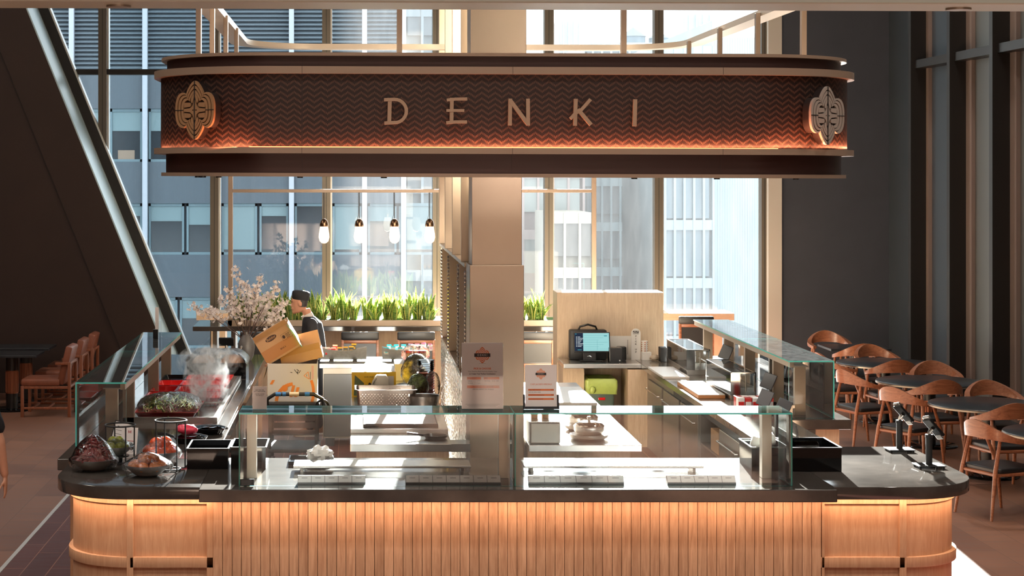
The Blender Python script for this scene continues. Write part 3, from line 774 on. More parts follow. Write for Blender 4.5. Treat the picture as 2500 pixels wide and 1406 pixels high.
MB().box(-1.65, 3.15, 23.56, 24.10, 1.09, 1.142).out('moss', mat('moss', (74,112,44), .9, 0, .4, 40, .6, 120, .02), pl, 0)
for x in (-1.718, 3.155): MB().box(x, x+.062, 23.6, 23.66, 1.15, 3.4, .003).out('post', K['beige'], pl, 0)
MB().box(-1.66, 3.155, 23.59, 23.67, 2.853, 2.897, .003).out('crossbar', K['beige'], pl, 0)
def leafmesh(seed):
    r = random.Random(seed); m = MB()
    for k in range(9):
        a = r.random()*2*PI; rad = r.random()*.06; h = r.uniform(.17,.40)*(1 if k else 1.1); w = r.uniform(.034,.052); tw = r.uniform(-.5,.5); ln = r.uniform(.02,.2)
        ox, oy = rad*math.cos(a), rad*math.sin(a); f = r.random()*PI
        rows = []
        for i in range(8):
            t = i/7; ww = w*(.55+.75*t if t < .55 else (1-t)/.45*.96+.01); fa = f + tw*t
            c = Vector((ox+ln*t*t*math.cos(a), oy+ln*t*t*math.sin(a), h*t))
            d = Vector((math.cos(fa), math.sin(fa), 0)); n = Vector((-d.y, d.x, 0))
            rows.append((c-d*ww, c-d*ww*.72+n*.2*ww, c+n*.42*ww, c+d*ww*.72+n*.2*ww, c+d*ww))
        V = [[m._v(p) for p in row] for row in rows]
        for i in range(7):
            for j in range(4):
                m.mi = 1 if j in (0,3) else 0; m._f([V[i][j],V[i][j+1],V[i+1][j+1],V[i+1][j]], True)
    return m
def leafmat(name, a, b):
    t = NT(name); n = t.noise(t.coord((6,6,42)), 2, 4, .6, .6); col = t.ramp(n, [(.38, rgb(a)), (.6, rgb(b))])
    p = t.n('ShaderNodeBsdfPrincipled', Roughness=.4); t.l(col, p.inputs['Base Color'])
    tl = t.n('ShaderNodeBsdfTranslucent'); t.l(col, tl.inputs['Color']); mx_ = t.n('ShaderNodeMixShader'); mx_.inputs[0].default_value = .22
    t.l(p.outputs[0], mx_.inputs[1]); t.l(tl.outputs[0], mx_.inputs[2]); t.l(mx_.outputs[0], t.o.inputs[0]); return t.m
lg, ly = leafmat('snake_leaf', (52,84,36), (128,158,74)), leafmat('snake_leaf_edge', (196,196,100), (232,222,140))
protos = []
for s in range(5):
    o = leafmesh(s+11).out('snake_plant', [lg, ly], None, 60); protos.append(o)
rr = random.Random(5); cnt = 0
for i in range(34):
    x = -1.58 + i*(4.66/33)
    if .99 < x < 1.30 or x > 2.55: continue
    for row, y in enumerate((23.68, 23.92)):
        o = protos[cnt] if cnt < 5 else protos[cnt % 5].copy()
        if cnt >= 5: COL.objects.link(o)
        o.location = (x+rr.uniform(-.03,.03), y+rr.uniform(-.05,.05), 1.135); o.rotation_euler = (0,0,rr.random()*6.28); s = rr.uniform(.8,1.08); o.scale = (s,s,s)
        tag(o, 'variegated snake plant growing in the long beige planter box', 'plant', 'snake plants in the planter box'); cnt += 1
m = MB(); m.tube([(0,0,.5),(0,0,.14)], .006, 8); 
pend = thing('pendant_lamp', 'frosted bulb pendant lamp first from the left under the beige frame', 'lamp', (0,0,0), group='bulb pendants on the frame')
m.out('rod', K['dark'], pend); m = MB(); m.tube([(-.012,.0,.5),(-.012,0,.2),(-.03,0,.13)], .003, 6); m.out('cord', K['black'], pend)
MB().lathe([(.0,.15),(.02,.148),(.05,.12),(.062,.07),(.06,.045),(0,.045)], seg=20).out('cap', mat('bronze_cap', (120,92,70), .25, .9), pend)
MB().lathe([(.052,.047),(.06,0),(.070,-.06),(.072,-.10),(.06,-.15),(.03,-.178),(.0,-.183)], seg=20).out('bulb', mat('frosted_bulb', (250,238,220), .35, emit=1.6, ec=(255,224,180)), pend)
for i, px in enumerate((791, 877, 963, 1049)):
    o = pend if i == 0 else dup(pend, (0,0,0), 0, 'frosted bulb pendant lamp %s from the left under the beige frame' % ('second','third','fourth')[i-1])
    o.location = (X(px,23.63), 23.63, Z(561, 23.63)); lamp('bulb_glow', 'POINT', (X(px,23.63), 23.5, 2.2), 2.0, (1,.8,.55), shadow_soft_size=.05)
ledge = thing('window_ledge', 'pale wood window ledge right of the wood partition', 'ledge', (4.5, 25.6, 1.1))
MB().box(3.2, 5.43, 25.3, 25.95, 1.0, 1.1, .004).out('top', K['plyx'], ledge, 0)
MB().box(3.3, 3.5, 25.5, 25.9, 0, 1.0).out('leg', K['ply'], ledge, 0); MB().box(5.1, 5.3, 25.5, 25.9, 0, 1.0).out('leg', K['ply'], ledge, 0)
ledge = thing('window_ledge', 'pale wood window ledge behind the cherry blossom', 'ledge', (-2, 25.6, 1.1))
MB().box(-2.3, -1.6, 25.3, 25.95, 1.0, 1.1, .004).out('top', K['plyx'], ledge, 0); MB().box(-2.1, -1.9, 25.5, 25.9, 0, 1.0).out('leg', K['ply'], ledge, 0)
# ================================================================ DINING CHAIRS AND TABLES
def ord_(i): return ('first','second','third','fourth','fifth','sixth','seventh','eighth','ninth','tenth')[i]
def make_chair(label):
    t = thing('dining_chair', label, 'chair', group='walnut armchairs at the round tables')
    # curved back and arm band
    n = 25; rings = []
    for i in range(n):
        u = -1 + 2*i/(n-1); a = u*math.radians(118)
        x = .275*math.sin(a)*(1+.02*abs(u)); y = -.03 - .245*math.cos(a) + (.07*max(0,abs(u)-.75)*4*.5)
        z = .735 + .012*math.cos(a) - .055*abs(u)**1.5
        h = .062*math.exp(-(u*2.1)**2) + .018; w = .012 + .016*min(1, abs(u)*1.6)
        zc = z + .055*math.exp(-(u*2.0)**2)
        nx, ny = math.sin(a), -math.cos(a)
        lean = .25*math.exp(-(u*2)**2)
        sec = []
        for dx, dz in ((-1,-1),(1,-1),(1.1,0),(1,1),(-1,1),(-1.1,0)):
            q = dx*w + dz*h*lean*.4
            sec.append((x + nx*q, y + ny*q, zc + dz*h))
        rings.append(sec)
    MB().loft(rings).out('backrest', K['walnut'], t, 50)
    for s in (-1, 1):
        MB().tube([(s*.25,.24,0),(s*.245,.19,.42),(s*.255,.07,.672)], .02, 8, radii=[.013,.021,.015]).out('leg', K['walnut'], t, 50)
        MB().tube([(s*.24,-.30,0),(s*.215,-.235,.42),(s*.20,-.17,.70)], .02, 8, radii=[.013,.021,.016]).out('leg', K['walnut'], t, 50)
        pass
    m = MB(); m.tube([(-.235,.20,.40),(.235,.20,.40)], .017, 6); m.tube([(-.215,-.225,.40),(.215,-.225,.40)], .017, 6)
    for s in (-1,1): m.tube([(s*.24,.2,.40),(s*.215,-.23,.40)], .017, 6)
    m.out('seat_frame', K['walnut'], t, 50)
    MB().prism(rrect(-.235,.235,-.225,.235,.07,5), .412, .458, 'z', .012).out('seat', K['cushion'], t, 50)
    return t
chairs = [  # x, y, facing direction of the sitter (radians from +Y, counter-clockwise), label
 (6.66, 24.75, PI, 'walnut armchair behind the square dark table against the black wall'),
 (6.62, 23.35, .1, 'walnut armchair in front of the square dark table'),
 (6.75, 22.75, PI+.2, 'walnut armchair on the far side of the rearmost round table'),
 (6.02, 21.95, -1.5, 'walnut armchair seen through the end of the right glass case'),
 (6.48, 21.36, .05, 'walnut armchair on the near side of the rearmost round table'),
 (6.83, 20.72, PI-.1, 'walnut armchair on the far side of the middle round table'),
 (5.80, 20.15, -1.25, 'walnut armchair left of the middle round table, seat open to view'),
 (6.32, 19.32, .12, 'walnut armchair on the near side of the middle round table'),
 (6.80, 18.74, PI, 'walnut armchair on the far side of the round table cut by the frame edge'),
 (5.83, 18.55, -1.05, 'walnut armchair behind the two payment terminals'),
 (6.36, 17.35, .15, 'walnut armchair on the near side of the third round table'),
 (5.86, 16.05, -1.2, 'nearest walnut armchair, standing by itself in front')]
c0 = make_chair(chairs[0][3])
for i, (x, y, r, lb) in enumerate(chairs):
    if i == 0: c0.location = (x,y,0); c0.rotation_euler = (0,0,r)
    else: dup(c0, (x,y,0), r, lb)
K['copper'] = mat('copper_flutes', (150,92,66), .35, .6)
K['tedge'] = mat('table_edge_metal', (150,140,128), .35, .7)
def make_round(label, loc):
    t = thing('round_table', label, 'table', loc, group='dark round dining tables')
    L = Vector(loc)
    def o(m, n, mm): return m.out(n, mm, t, 40, local=True)
    m = MB(); m.lathe([(.0,.712),(.585,.712),(.59,.716),(.59,.738),(.585,.742),(0,.742)], seg=56); o(m, 'tabletop', K['tabletop'])
    m = MB(); m.lathe([(.588,.714),(.5935,.714),(.5935,.73),(.588,.73)], seg=56); o(m, 'edge_band', K['tedge'])
    m = MB(); m.lathe([(.0,0),(.31,0),(.31,.012),(.29,.025),(.06,.03),(0,.03)], seg=32); o(m, 'base', K['blackglass'])
    m = MB(); m.lathe([(.0,.02),(.07,.02),(.07,.715),(0,.715)], seg=20); o(m, 'column', K['black'])
    m = MB(); m.lathe([(.0,.25),(.074,.25),(.074,.52),(0,.52)], seg=20)
    for k in range(16): a = k*PI/8; m.tube([(.074*math.cos(a),.074*math.sin(a),.26),(.074*math.cos(a),.074*math.sin(a),.51)], .008, 6)
    o(m, 'fluted_sleeve', K['copper'])
    return t
rt = make_round('rearmost dark round table beside the black wall', (6.62, 22.06, 0))
for loc, lb in (((6.54,20.1,0),'middle dark round table, second of the row from the back'), ((6.49,18.1,0),'dark round table partly cut off by the right edge of the view'), ((6.53,16.1,0),'nearest dark round table, only its left rim in view')):
    dup(rt, loc, 0, lb)
t = thing('square_table', 'dark square table against the black back wall', 'table', (6.80,24.1,0))
MB().box(6.40,7.22,23.75,24.45,.712,.742,.004).out('tabletop', K['tabletop'], t, 0)
MB().cyl((6.8,24.1,.01),(6.8,24.1,.712),.05).out('column', K['black'], t); MB().box(6.55,7.05,23.9,24.3,0,.02).out('base', K['black'], t, 0)
def make_leather(label, loc):
    t = thing('leather_armchair', label, 'chair', loc, PI/2, 'tan leather chairs at the left tables')
    def o(m, n, mm): return m.out(n, mm, t, 40, local=True)
    o(MB().box(-.26,.26,-.20,.30,.395,.485,.025), 'seat', K['leather'])
    M_ = Matrix.Translation((0,-.21,.45)) @ Euler((math.radians(14),0,0)).to_matrix().to_4x4()
    o(MB().box(-.24,.24,-.04,.05,-.04,.46,.02, M_), 'backrest', K['leather'])
    for s in (-1,1):
        o(MB().box(s*.255-.02,s*.255+.02,.26,.30,0,.40,.004), 'leg', K['legw'])
        o(MB().box(s*.255-.02,s*.255+.02,-.34,-.30,0,.70,.004), 'leg', K['legw'])
        o(MB().box(s*.255-.018,s*.255+.018,-.34,-.14,.665,.70,.004), 'arm_rail', K['legw'])
        o(MB().box(s*.255-.016,s*.255+.016,-.31,.28,.36,.395,.003), 'side_rail', K['legw'])
        o(MB().box(s*.255-.014,s*.255+.014,-.31,.28,.10,.13,.003), 'stretcher', K['legw'])
    o(MB().box(-.25,.25,-.335,-.305,.665,.70,.003), 'top_rail', K['legw'])
    o(MB().box(-.25,.25,-.335,-.305,.37,.40,.003), 'rear_rail', K['legw'])
    for y in (-.05,.14): o(MB().box(-.25,.25,y,y+.03,.10,.125,.003), 'stretcher', K['legw'])
    return t
lc0 = make_leather('nearest of the three tan leather chairs, with a pale folder-like shine on its seat', (-3.98,22.72,0))
lc0['label'] = 'nearest of the three tan leather chairs, whole seat in view'
dup(lc0, (-3.97,23.62,0), PI/2, 'middle of the three tan leather chairs at the dark wall'); dup(lc0, (-3.95,24.46,0), PI/2, 'rearmost of the three tan leather chairs, only its back in view')
def long_table(y0, y1, lb, cx):
    t = thing('long_table', lb, 'table', (-5.0,(y0+y1)/2,0))
    MB().box(-7.4,-4.155,y0,y1,.715,.745,.003).out('tabletop', K['tabletop'], t, 0)
    for x in (cx, cx-1.6):
        c = (x, (y0+y1)/2, 0)
        MB().lathe([(0,0),(.27,0),(.27,.012),(.25,.025),(0,.03)], c, 28).out('base', K['blackglass'], t)
        m = MB(); m.lathe([(0,.02),(.08,.02),(.08,.716),(0,.716)], c, 20); m.out('column', K['black'], t)
        m = MB(); m.lathe([(0,.22),(.082,.22),(.082,.52),(0,.52)], c, 20)
        for k in range(16): a = k*PI/8; m.tube([(x+.08*math.cos(a),c[1]+.08*math.sin(a),.235),(x+.08*math.cos(a),c[1]+.08*math.sin(a),.505)], .009, 6)
        m.out('fluted_sleeve', K['copper'], t)
long_table(22.85, 23.5, 'nearest dark table on a copper-banded column at the far left', -4.53)
long_table(23.8, 24.4, 'dark table behind the nearest one at the far left', -4.52)
# bar stools seen over the back counter
def stool(x, y, lb, zt=1.068):
    t = thing('bar_stool', lb, 'stool', (x,y,0), group='bar stools with low dark backs'); L = .243
    def o(m, n, mm): return m.out(n, mm, t, 40, local=True)
    o(MB().box(-L,L,-.025,.035,zt-.115,zt,.02), 'back_pad', K['cushion'])
    m = MB(); m.box(-L,-L+.035,-.02,.02,.62,zt-.10,.003); m.box(L-.035,L,-.02,.02,.62,zt-.10,.003); m.box(-L+.035,L-.035,-.02,.02,zt-.15,zt-.105,.003); m.box(-L+.035,L-.035,-.02,.02,.62,.66,.003)
    o(m, 'back_frame', K['walnut']); o(MB().box(-L+.035,L-.035,-.008,.008,.66,zt-.15), 'back_panel', K['cushion'])
    o(MB().box(-L,L,-.01,.40,.62,.69,.02), 'seat', K['cushion'])
    for a in (-1,1):
        for b in (0,.37): o(MB().box(a*(L-.02)-.018,a*(L-.02)+.018,b-.018,b+.018,0,.62,.003), 'leg', K['walnut'])
    o(MB().tube([(-.2,.37,.2),(.2,.37,.2)], .012), 'footrest', K['steel_d'])
    return t
stool(X(879,22.7), 22.7, 'bar stool behind the boat tray of black and red packets'); stool(X(1016,22.7), 22.7, 'bar stool behind the boat tray of teal packets')
stool(X(1307,22.7), 22.7, 'bar stool just right of the pillar'); stool(X(632,22.7), 22.7, 'bar stool behind the dark vase')
stool(X(1700,24.4), 24.4, 'bar stool in front of the wood window ledge', 1.13)

# ================================================================ LEFT END: BOWLS, STANDS, BINS
K['bowl'] = mat('grey_bowl', (124,118,112), .5, 0, .08, 20)
CT = .95
def bowl(name, lb, x, y, R, h, hump, z0=CT):
    t = thing(name, lb, 'bowl', (x,y,z0))
    m = MB(); m.lathe([(0,.0),(R*.42,.0),(R*.62,h*.25),(R*.9,h*.72),(R,h),(R*.965,h),(R*.85,h*.7),(R*.55,h*.25),(0,h*.18)], (x,y,z0), 36); m.out('dish', K['bowl'], t)
    m = MB(); rr_ = random.Random(int(x*1000)); rings = []
    prof = [(1.02,h*.35),(1.10,h*.75),(1.09,h*1.0),(.98,h*1.15),(.80,h+hump*.42),(.55,h+hump*.75),(.28,h+hump*.96),(.06,h+hump*1.04)]
    for k, (r, z) in enumerate(prof):
        rings.append([(x+R*r*(1+.05*noise.noise(Vector((math.cos(a)*3+x*9,math.sin(a)*3,k*.8))))*math.cos(a), y+R*r*(1+.05*noise.noise(Vector((math.cos(a)*3+x*9,math.sin(a)*3+7,k*.8))))*math.sin(a), z0+z+.012*noise.noise(Vector((math.cos(a)*4,math.sin(a)*4+x,k)))) for a in [2*PI*i/40 for i in range(40)]])
    m.loft(rings, cap=False); m.out('cling_film', K['film'], t, 60)
    return t
def fruit(name, lb, cat, grp, m, pos, r, sc=(1,1,.9), fn=None, proto={}):
    o = None
    for i, p in enumerate(pos):
        if o is None: o = MB().sphere((0,0,0), r, 16, 10, sc, fn).out(name, m, None, 60); q = o; tag(o, lb, cat, grp)
        else: q = o.copy(); COL.objects.link(q)
        q.location = p; q.rotation_euler = (random.random()*.6, random.random()*.6, random.random()*6)
def pile(x, y, z, R, layers, r):
    out = []
    for n, rad, dz in layers:
        for k in range(n):
            a = 2*PI*k/n + dz*7; out.append((x+rad*R*math.cos(a), y+rad*R*math.sin(a), z+dz))
    return out
bx, by_ = -1.912, 12.80
bowl('wrapped_bowl', 'film-wrapped grey bowl heaped with dark red dried chillies at the counter corner', bx, by_, .165, .085, .165)
ch = mat('dried_chilli', (120,28,26), .22, 0, .4, 30)
o = None; rr = random.Random(2)
for i in range(70):
    u = rr.random()**.6; a = rr.random()*6.283; zz = .155*(1-u)**.9; q = None
    if o is None:
        m = MB(); m.tube([(-.035,0,0),(-.015,.004,.006),(.01,.003,.006),(.035,-.004,-.002)], .011, 8, radii=[.004,.011,.012,.003]); o = m.out('dried_chilli', ch, None, 60); q = o
        tag(o, 'dark red dried chilli in the heaped corner bowl', 'chilli', 'dried chillies in the corner bowl')
    else: q = o.copy(); COL.objects.link(q)
    q.location = (bx+u*.14*math.cos(a), by_+u*.14*math.sin(a), CT+.075+zz); q.rotation_euler = (rr.uniform(-.5,.5), rr.uniform(-.9,.9), rr.random()*6.28)
m = MB(); m.lathe([(0,.03),(.12,.06),(.135,.08),(.10,.11),(.05,.165),(.02,.20),(0,.21)], (bx,by_,CT), 24)
MBo = m.out('chilli_heap', ch, None); tag(MBo, 'dense core of the dried chilli heap in the corner bowl', 'chilli', 'dried chillies in the corner bowl', 'stuff')
b2 = (-1.49, 12.56)
bowl('wrapped_bowl', 'film-wrapped grey bowl of orange-brown fruit at the front edge', b2[0], b2[1], .165, .085, .075)
fruit('brown_fruit', 'orange-brown fruit in the front wrapped bowl', 'fruit', 'orange-brown fruit in the front bowl', mat('brown_fruit', (196,112,46), .35, 0, .15, 14), pile(b2[0], b2[1], CT+.075, .165, [(7,.62,0),(3,.25,.045)], .046), .044, (1,1,.8))
b3 = (-1.79, 13.12)
t = thing('plate_stand', 'low black stand under the bowl of limes', 'stand', (b3[0], b3[1], CT))
MB().lathe([(0,0),(.12,0),(.12,.012),(.05,.014),(.05,.045),(.10,.05),(.10,.058),(0,.058)], (b3[0], b3[1], CT), 28).out('body', K['black'], t)
bowl('wrapped_bowl', 'small film-wrapped grey bowl of green limes', b3[0], b3[1], .125, .07, .055, CT+.058)
fruit('lime', 'green lime in the small wrapped bowl', 'lime', 'limes in the small bowl', mat('lime_skin', (120,128,36), .35, 0, .2, 20), pile(b3[0], b3[1], CT+.125, .125, [(6,.55,0),(2,.2,.035)], .035), .036, (1,1,1.1))
b4 = (-1.465, 13.18)
bowl('wrapped_bowl', 'film-wrapped grey bowl of red-orange tomatoes beside the black bins', b4[0], b4[1], .145, .08, .095)
fruit('tomato', 'red-orange tomato in the wrapped bowl beside the black bins', 'tomato', 'tomatoes in the wrapped bowl', mat('tomato_skin', (226,84,34), .2, 0, .1, 10), pile(b4[0], b4[1], CT+.08, .145, [(6,.6,0),(2,.25,.06)], .048), .05, (1,1,.88))
def ring_stand(lb, x, y, R, h):
    t = thing('ring_stand', lb, 'stand', (x,y,CT))
    MB().torus((x,y,CT+h), R, .0065, 36, 8).out('top_ring', K['blackm'], t); MB().torus((x,y,CT+.008), R*.62, .006, 32, 8).out('base_ring', K['blackm'], t)
    for k in range(4):
        a = .5+k*PI/2; MB().tube([(x+R*math.cos(a),y+R*math.sin(a),CT+h),(x+R*.98*math.cos(a),y+R*.98*math.sin(a),CT+.01)], .0055, 8).out('leg', K['blackm'], t)
        MB().tube([(x+R*.98*math.cos(a),y+R*.98*math.sin(a),CT+.008),(x+R*.62*math.cos(a),y+R*.62*math.sin(a),CT+.008)], .0045, 6).out('foot', K['blackm'], t)
ring_stand('shorter black wire ring stand over the limes', X(290,12.95)-.01, 13.10, .113, .285)
ring_stand('taller black wire ring stand beside the black bins', X(415,12.75), 12.80, .115, .36)
def card(name, lb, cat, cx, y, z0, w, h, tilt=0, yaw=0, roll=0, frame=None, fill=None, lines=None, depth=.004, txt=None, mt=None):
    """upright card: returns the thing and a matrix whose X/Z plane is its face (facing -Y)"""
    t = thing(name, lb, cat, (cx,y,z0))
    M_ = Matrix.Translation((cx,y,z0)) @ Euler((math.radians(-tilt), math.radians(roll), math.radians(yaw))).to_matrix().to_4x4()
    MB().box(-w/2, w/2, 0, depth, 0, h, 0, M_).out('card', mt or K['paper'], t, 0)
    if frame:
        m = MB(); f = .006
        for a in ((-w/2-f,-w/2,0,h),(w/2,w/2+f,0,h),(-w/2-f,w/2+f,-f,0),(-w/2-f,w/2+f,h,h+f)): m.box(a[0],a[1],-.003,depth+.002,a[2],a[3],0,M_)
        m.out('frame', frame, t, 0)
    return t, M_ @ Euler((PI/2,0,0)).to_matrix().to_4x4()
def bars(m, M_, rows, y=.0006):
    for (x0, x1, z, h) in rows: m.box(x0, x1, z, z+h, 0, y, 0, M_)
t, M_ = card('menu_holder', 'tilted dark-framed menu card in front of the sneeze guard', 'card', X(287,13.7), 13.66, CT, .135, .225, 12, 0, 14, K['black'])
m = MB(); bars(m, M_, [(-.045,.045,.185,.008),(-.05,.03,.16,.003),(-.05,.045,.13,.003),(-.05,.04,.11,.003),(-.02,.02,.07,.005),(-.05,.05,.02,.006)]); m.out('print', K['ink'], t, 0)
t, M_ = card('menu_card', 'white menu card with a small red mark beside the tilted menu', 'card', X(314,13.55), 13.52, CT, .125, .205, 10, 0, 3)
m = MB()
for a in ((-.011,-.007),(.007,.011)): m.box(a[0],a[1],.16,.182,0,.0008,0,M_)
m.prism([(-.009,.182),(0,.168),(.009,.182),(.009,.176),(0,.162),(-.009,.176)], 0, .0008, 'z', M=M_)
bars(m, M_, [(-.03,.045,.10,.004),(-.03,.03,.08,.004),(-.03,.04,.05,.004),(-.03,.02,.035,.004)]); m.out('print', mat('red_print', (168,44,48), .6), t, 0)
t, M_ = card('price_card', 'small white price card in front of the tomatoes', 'card', X(357,12.95), 12.98, CT, .088, .078, 10)
m = MB(); bars(m, M_, [(-.03,.025,.058,.004),(-.03,.01,.045,.003),(-.03,.02,.032,.003)]); m.out('print', K['ink'], t, 0)
def bin_(lb, x0, x1, y0, y1, h, z0=CT, name='storage_bin', fillers=None):
    t = thing(name, lb, 'bin', ((x0+x1)/2,(y0+y1)/2,z0)); w = .006; m = MB()
    m.box(x0,x1,y0,y0+w,z0,z0+h,.002); m.box(x0,x1,y1-w,y1,z0,z0+h,.002); m.box(x0,x0+w,y0+w,y1-w,z0,z0+h,.002); m.box(x1-w,x1,y0+w,y1-w,z0,z0+h,.002); m.box(x0+w,x1-w,y0+w,y1-w,z0,z0+.008)
    m.out('box', K['blackglass'], t, 0)
    m = MB(); f = .006
    m.box(x0-f,x1+f,y0-f,y0+w,z0+h-.008,z0+h+.002,.002); m.box(x0-f,x1+f,y1-w,y1+f,z0+h-.008,z0+h+.002,.002); m.box(x0-f,x0+w,y0+w,y1-w,z0+h-.008,z0+h+.002,.002); m.box(x1-w,x1+f,y0+w,y1-w,z0+h-.008,z0+h+.002,.002)
    m.out('rim', K['black'], t, 0)
    return t
bin_('black open bin beside the tomatoes, left of the pair', -1.235, -.935, 12.84, 13.25, .15)
bin_('black open bin holding clear cups at the left end of the glass case', -.915, -.66, 12.84, 13.25, .16)
def stack(name, lb, cat, grp, n, mk, loc, step):
    o = None
    for i in range(n):
        if o is None: o = mk(); q = o; tag(o, lb, cat, grp)
        else: q = o.copy(); COL.objects.link(q)
        q.location = (loc[0], loc[1], loc[2]+i*step)
def cup():
    m = MB(); m.lathe([(.026,0),(.036,.085),(.039,.088),(.0375,.084),(.025,.004),(0,.004)], seg=20); return m.out('clear_cup', K['gclear'])
stack('clear_cup', 'clear plastic cup in the stack inside the black bin', 'cup', 'clear cups in the left bin', 9, cup, (-.78,13.0,CT+.085), .012)
bin_('black open bin inside the right end of the glass case', 2.86, 3.125, 12.74, 13.15, .175)
bin_('wide black bin of clear lids right of the glass case', 3.15, 3.505, 12.72, 13.2, .175)
def lid():
    m = MB(); m.lathe([(.0,.02),(.05,.02),(.058,.014),(.062,.0),(.066,.0),(.062,.018),(.052,.026),(0,.026)], seg=24); return m.out('takeaway_cover', K['gclear'])
o = None
for k in range(12):
    q = lid() if o is None else o.copy()
    if o is None: o = q; tag(o, 'clear domed lid standing in the wide black bin', 'lid', 'clear lids in the wide bin')
    else: COL.objects.link(q)
    q.location = (3.22+k*.014, 12.95, CT+.125); q.rotation_euler = (0, math.radians(82), 0)
for k, (x, y, z) in enumerate(((2.95,12.92,.17),(3.03,12.98,.19))):
    o = MB().sphere((0,0,0), .06, 16, 10, (1,1,1), lambda d: 1+.25*noise.noise(d*3)).out('crumpled_napkin', K['white'], None, 40); o.location = (x,y,CT+z)
    tag(o, ('crumpled white paper in the black bin behind the glass post','second crumpled white paper on top of the first in the bin')[k], 'paper')
# payment terminals
def terminal(lb, x, y):
    t = thing('payment_terminal', lb, 'terminal', (x,y,CT))
    m = MB(); m.box(x-.10,x+.10,y-.085,y+.085,CT+.012,CT+.02,.003); m.out('base_plate', K['black'], t, 0)
    m = MB()
    for a in (-.085,.085):
        for b in (-.07,.07): m.cyl((x+a,y+b,CT),(x+a,y+b,CT+.014),.009,seg=8)
    m.out('feet', K['black'], t)
    MB().lathe([(0,.02),(.0235,.02),(.0235,.215),(.027,.217),(.027,.24),(0,.24)], (x,y,CT), 20).out('pole', K['blackm'], t)
    MB().tube([(x,y,CT+.235),(x+.005,y-.01,CT+.265),(x+.02,y-.02,CT+.285)], .014, 10).out('hinge', K['steel_b'], t)
    M_ = Matrix.Translation((x+.03,y-.01,CT+.29)) @ Euler((math.radians(-20), math.radians(48), math.radians(8))).to_matrix().to_4x4()
    h = MB().box(-.085,.085,-.042,.042,-.011,.011,.006,M_).out('card_reader', K['black'], t, 0)
    MB().box(-.07,.0,-.035,.035,.0105,.0125,0,M_).out('screen', K['blackglass'], h, 0)
    MB().box(-.105,-.07,-.036,.036,.002,.02,.006,M_).out('clip', K['steel_b'], h, 0)
    MB().box(.06,.10,-.03,.03,-.02,-.011,.004,M_).out('card_slot', K['steel'], h, 0)
terminal('payment terminal on a black pole, farther back on the counter end', X(2196,13.68), 13.68)
terminal('payment terminal on a black pole, nearer the rounded counter edge', X(2268,12.93), 12.93)

# ================================================================ INSIDE THE FRONT CASE
def shelf_board(lb, p0, p1):
    t = thing('serving_board', lb, 'board', (X((p0+p1)/2,12.8),12.8,CT)); x0, x1 = X(p0,12.66), X(p1,12.66)
    MB().box(x0,x1,12.66,12.93,.985,1.003,.003).out('board', K['steel'], t, 0)
    for x in (x0+.05, x1-.07): MB().box(x,x+.02,12.7,12.9,.95,.986).out('foot', K['steel_d'], t, 0)
shelf_board('long raised steel serving board in the left glass case', 716, 1150); shelf_board('long raised steel serving board in the right glass case', 1280, 1718)
tg = [(727,892,'shortest-left','label strip of five cards at the left of the left glass case',5),(990,1222,'','long label strip of seven cards at the right of the left glass case',7),(1290,1522,'','long label strip of cards at the left of the right glass case',6),(1628,1795,'','short label strip of cards at the right of the right glass case',5)]
for p0, p1, _, lb, n in tg:
    x0, x1 = X(p0,12.25), X(p1,12.25); t = thing('label_strip', lb, 'label holder', ((x0+x1)/2,12.26,CT))
    MB().prism([(12.22,CT),(12.30,CT),(12.30,CT+.008),(12.275,CT+.052),(12.268,CT+.052),(12.222,CT+.01)], x0, x1, 'x').out('holder', K['black'], t, 0)
    for k in range(n):
        a, b = x0+(x1-x0)*k/n+.0015, x0+(x1-x0)*(k+1)/n-.0015
        m = MB(); m.poly([(a,12.2205,CT+.012),(b,12.2205,CT+.012),(b,12.2665,CT+.052),(a,12.2665,CT+.052)]); m.poly([(a,12.2215,CT+.012),(a,12.2675,CT+.052),(b,12.2675,CT+.052),(b,12.2215,CT+.012)])
        m.mi = 1; w = (b-a)*.22; c = (a+b)/2; m.poly([(c-w,12.2468,CT+.036),(c+w,12.2468,CT+.036),(c+w,12.2497,CT+.0385),(c-w,12.2497,CT+.0385)])
        m.out('label_card', [K['paper'], K['ink']], t, 0)
t = thing('notice_sticker', 'small black notice sticker in the lower left corner of the case glass', 'sticker', (X(603,12.12),12.127,.96))
m = MB(); x0, x1 = X(586,12.12), X(620,12.12); m.box(x0,x1,12.1255,12.1295,.955,1.0)
m.mi = 1
for k in range(4): m.box(x0+.008,x1-.008-.01*(k%2),12.125,12.1257,.962+k*.009,.9645+k*.009)
m.out('sticker', [K['blackm'], mat('grey_print', (120,118,116), .7)], t, 0)
t = thing('black_tray', 'small black tray with a crumpled paper towel behind the left glass case', 'tray', (X(760,13.15),13.12,CT))
m = MB(); x0, x1 = X(705,13.1), X(815,13.1); m.box(x0,x1,12.99,13.3,CT,CT+.01,.003)
for a in ((x0,x0+.008,12.99,13.3),(x1-.008,x1,12.99,13.3),(x0+.008,x1-.008,12.99,12.998),(x0+.008,x1-.008,13.292,13.3)): m.box(*a,CT+.005,CT+.03)
m.out('tray', K['blackglass'], t, 0)
o = MB().sphere((0,0,0), .085, 22, 14, (1.1,.8,.75), lambda d: 1+.35*noise.noise(d*2.2)+.18*noise.noise(d*6)).out('paper_towel', K['white'], None, 30); o.location = (X(780,13.1), 13.15, CT+.055); tag(o, 'crumpled white paper towel on the small black tray', 'paper towel')

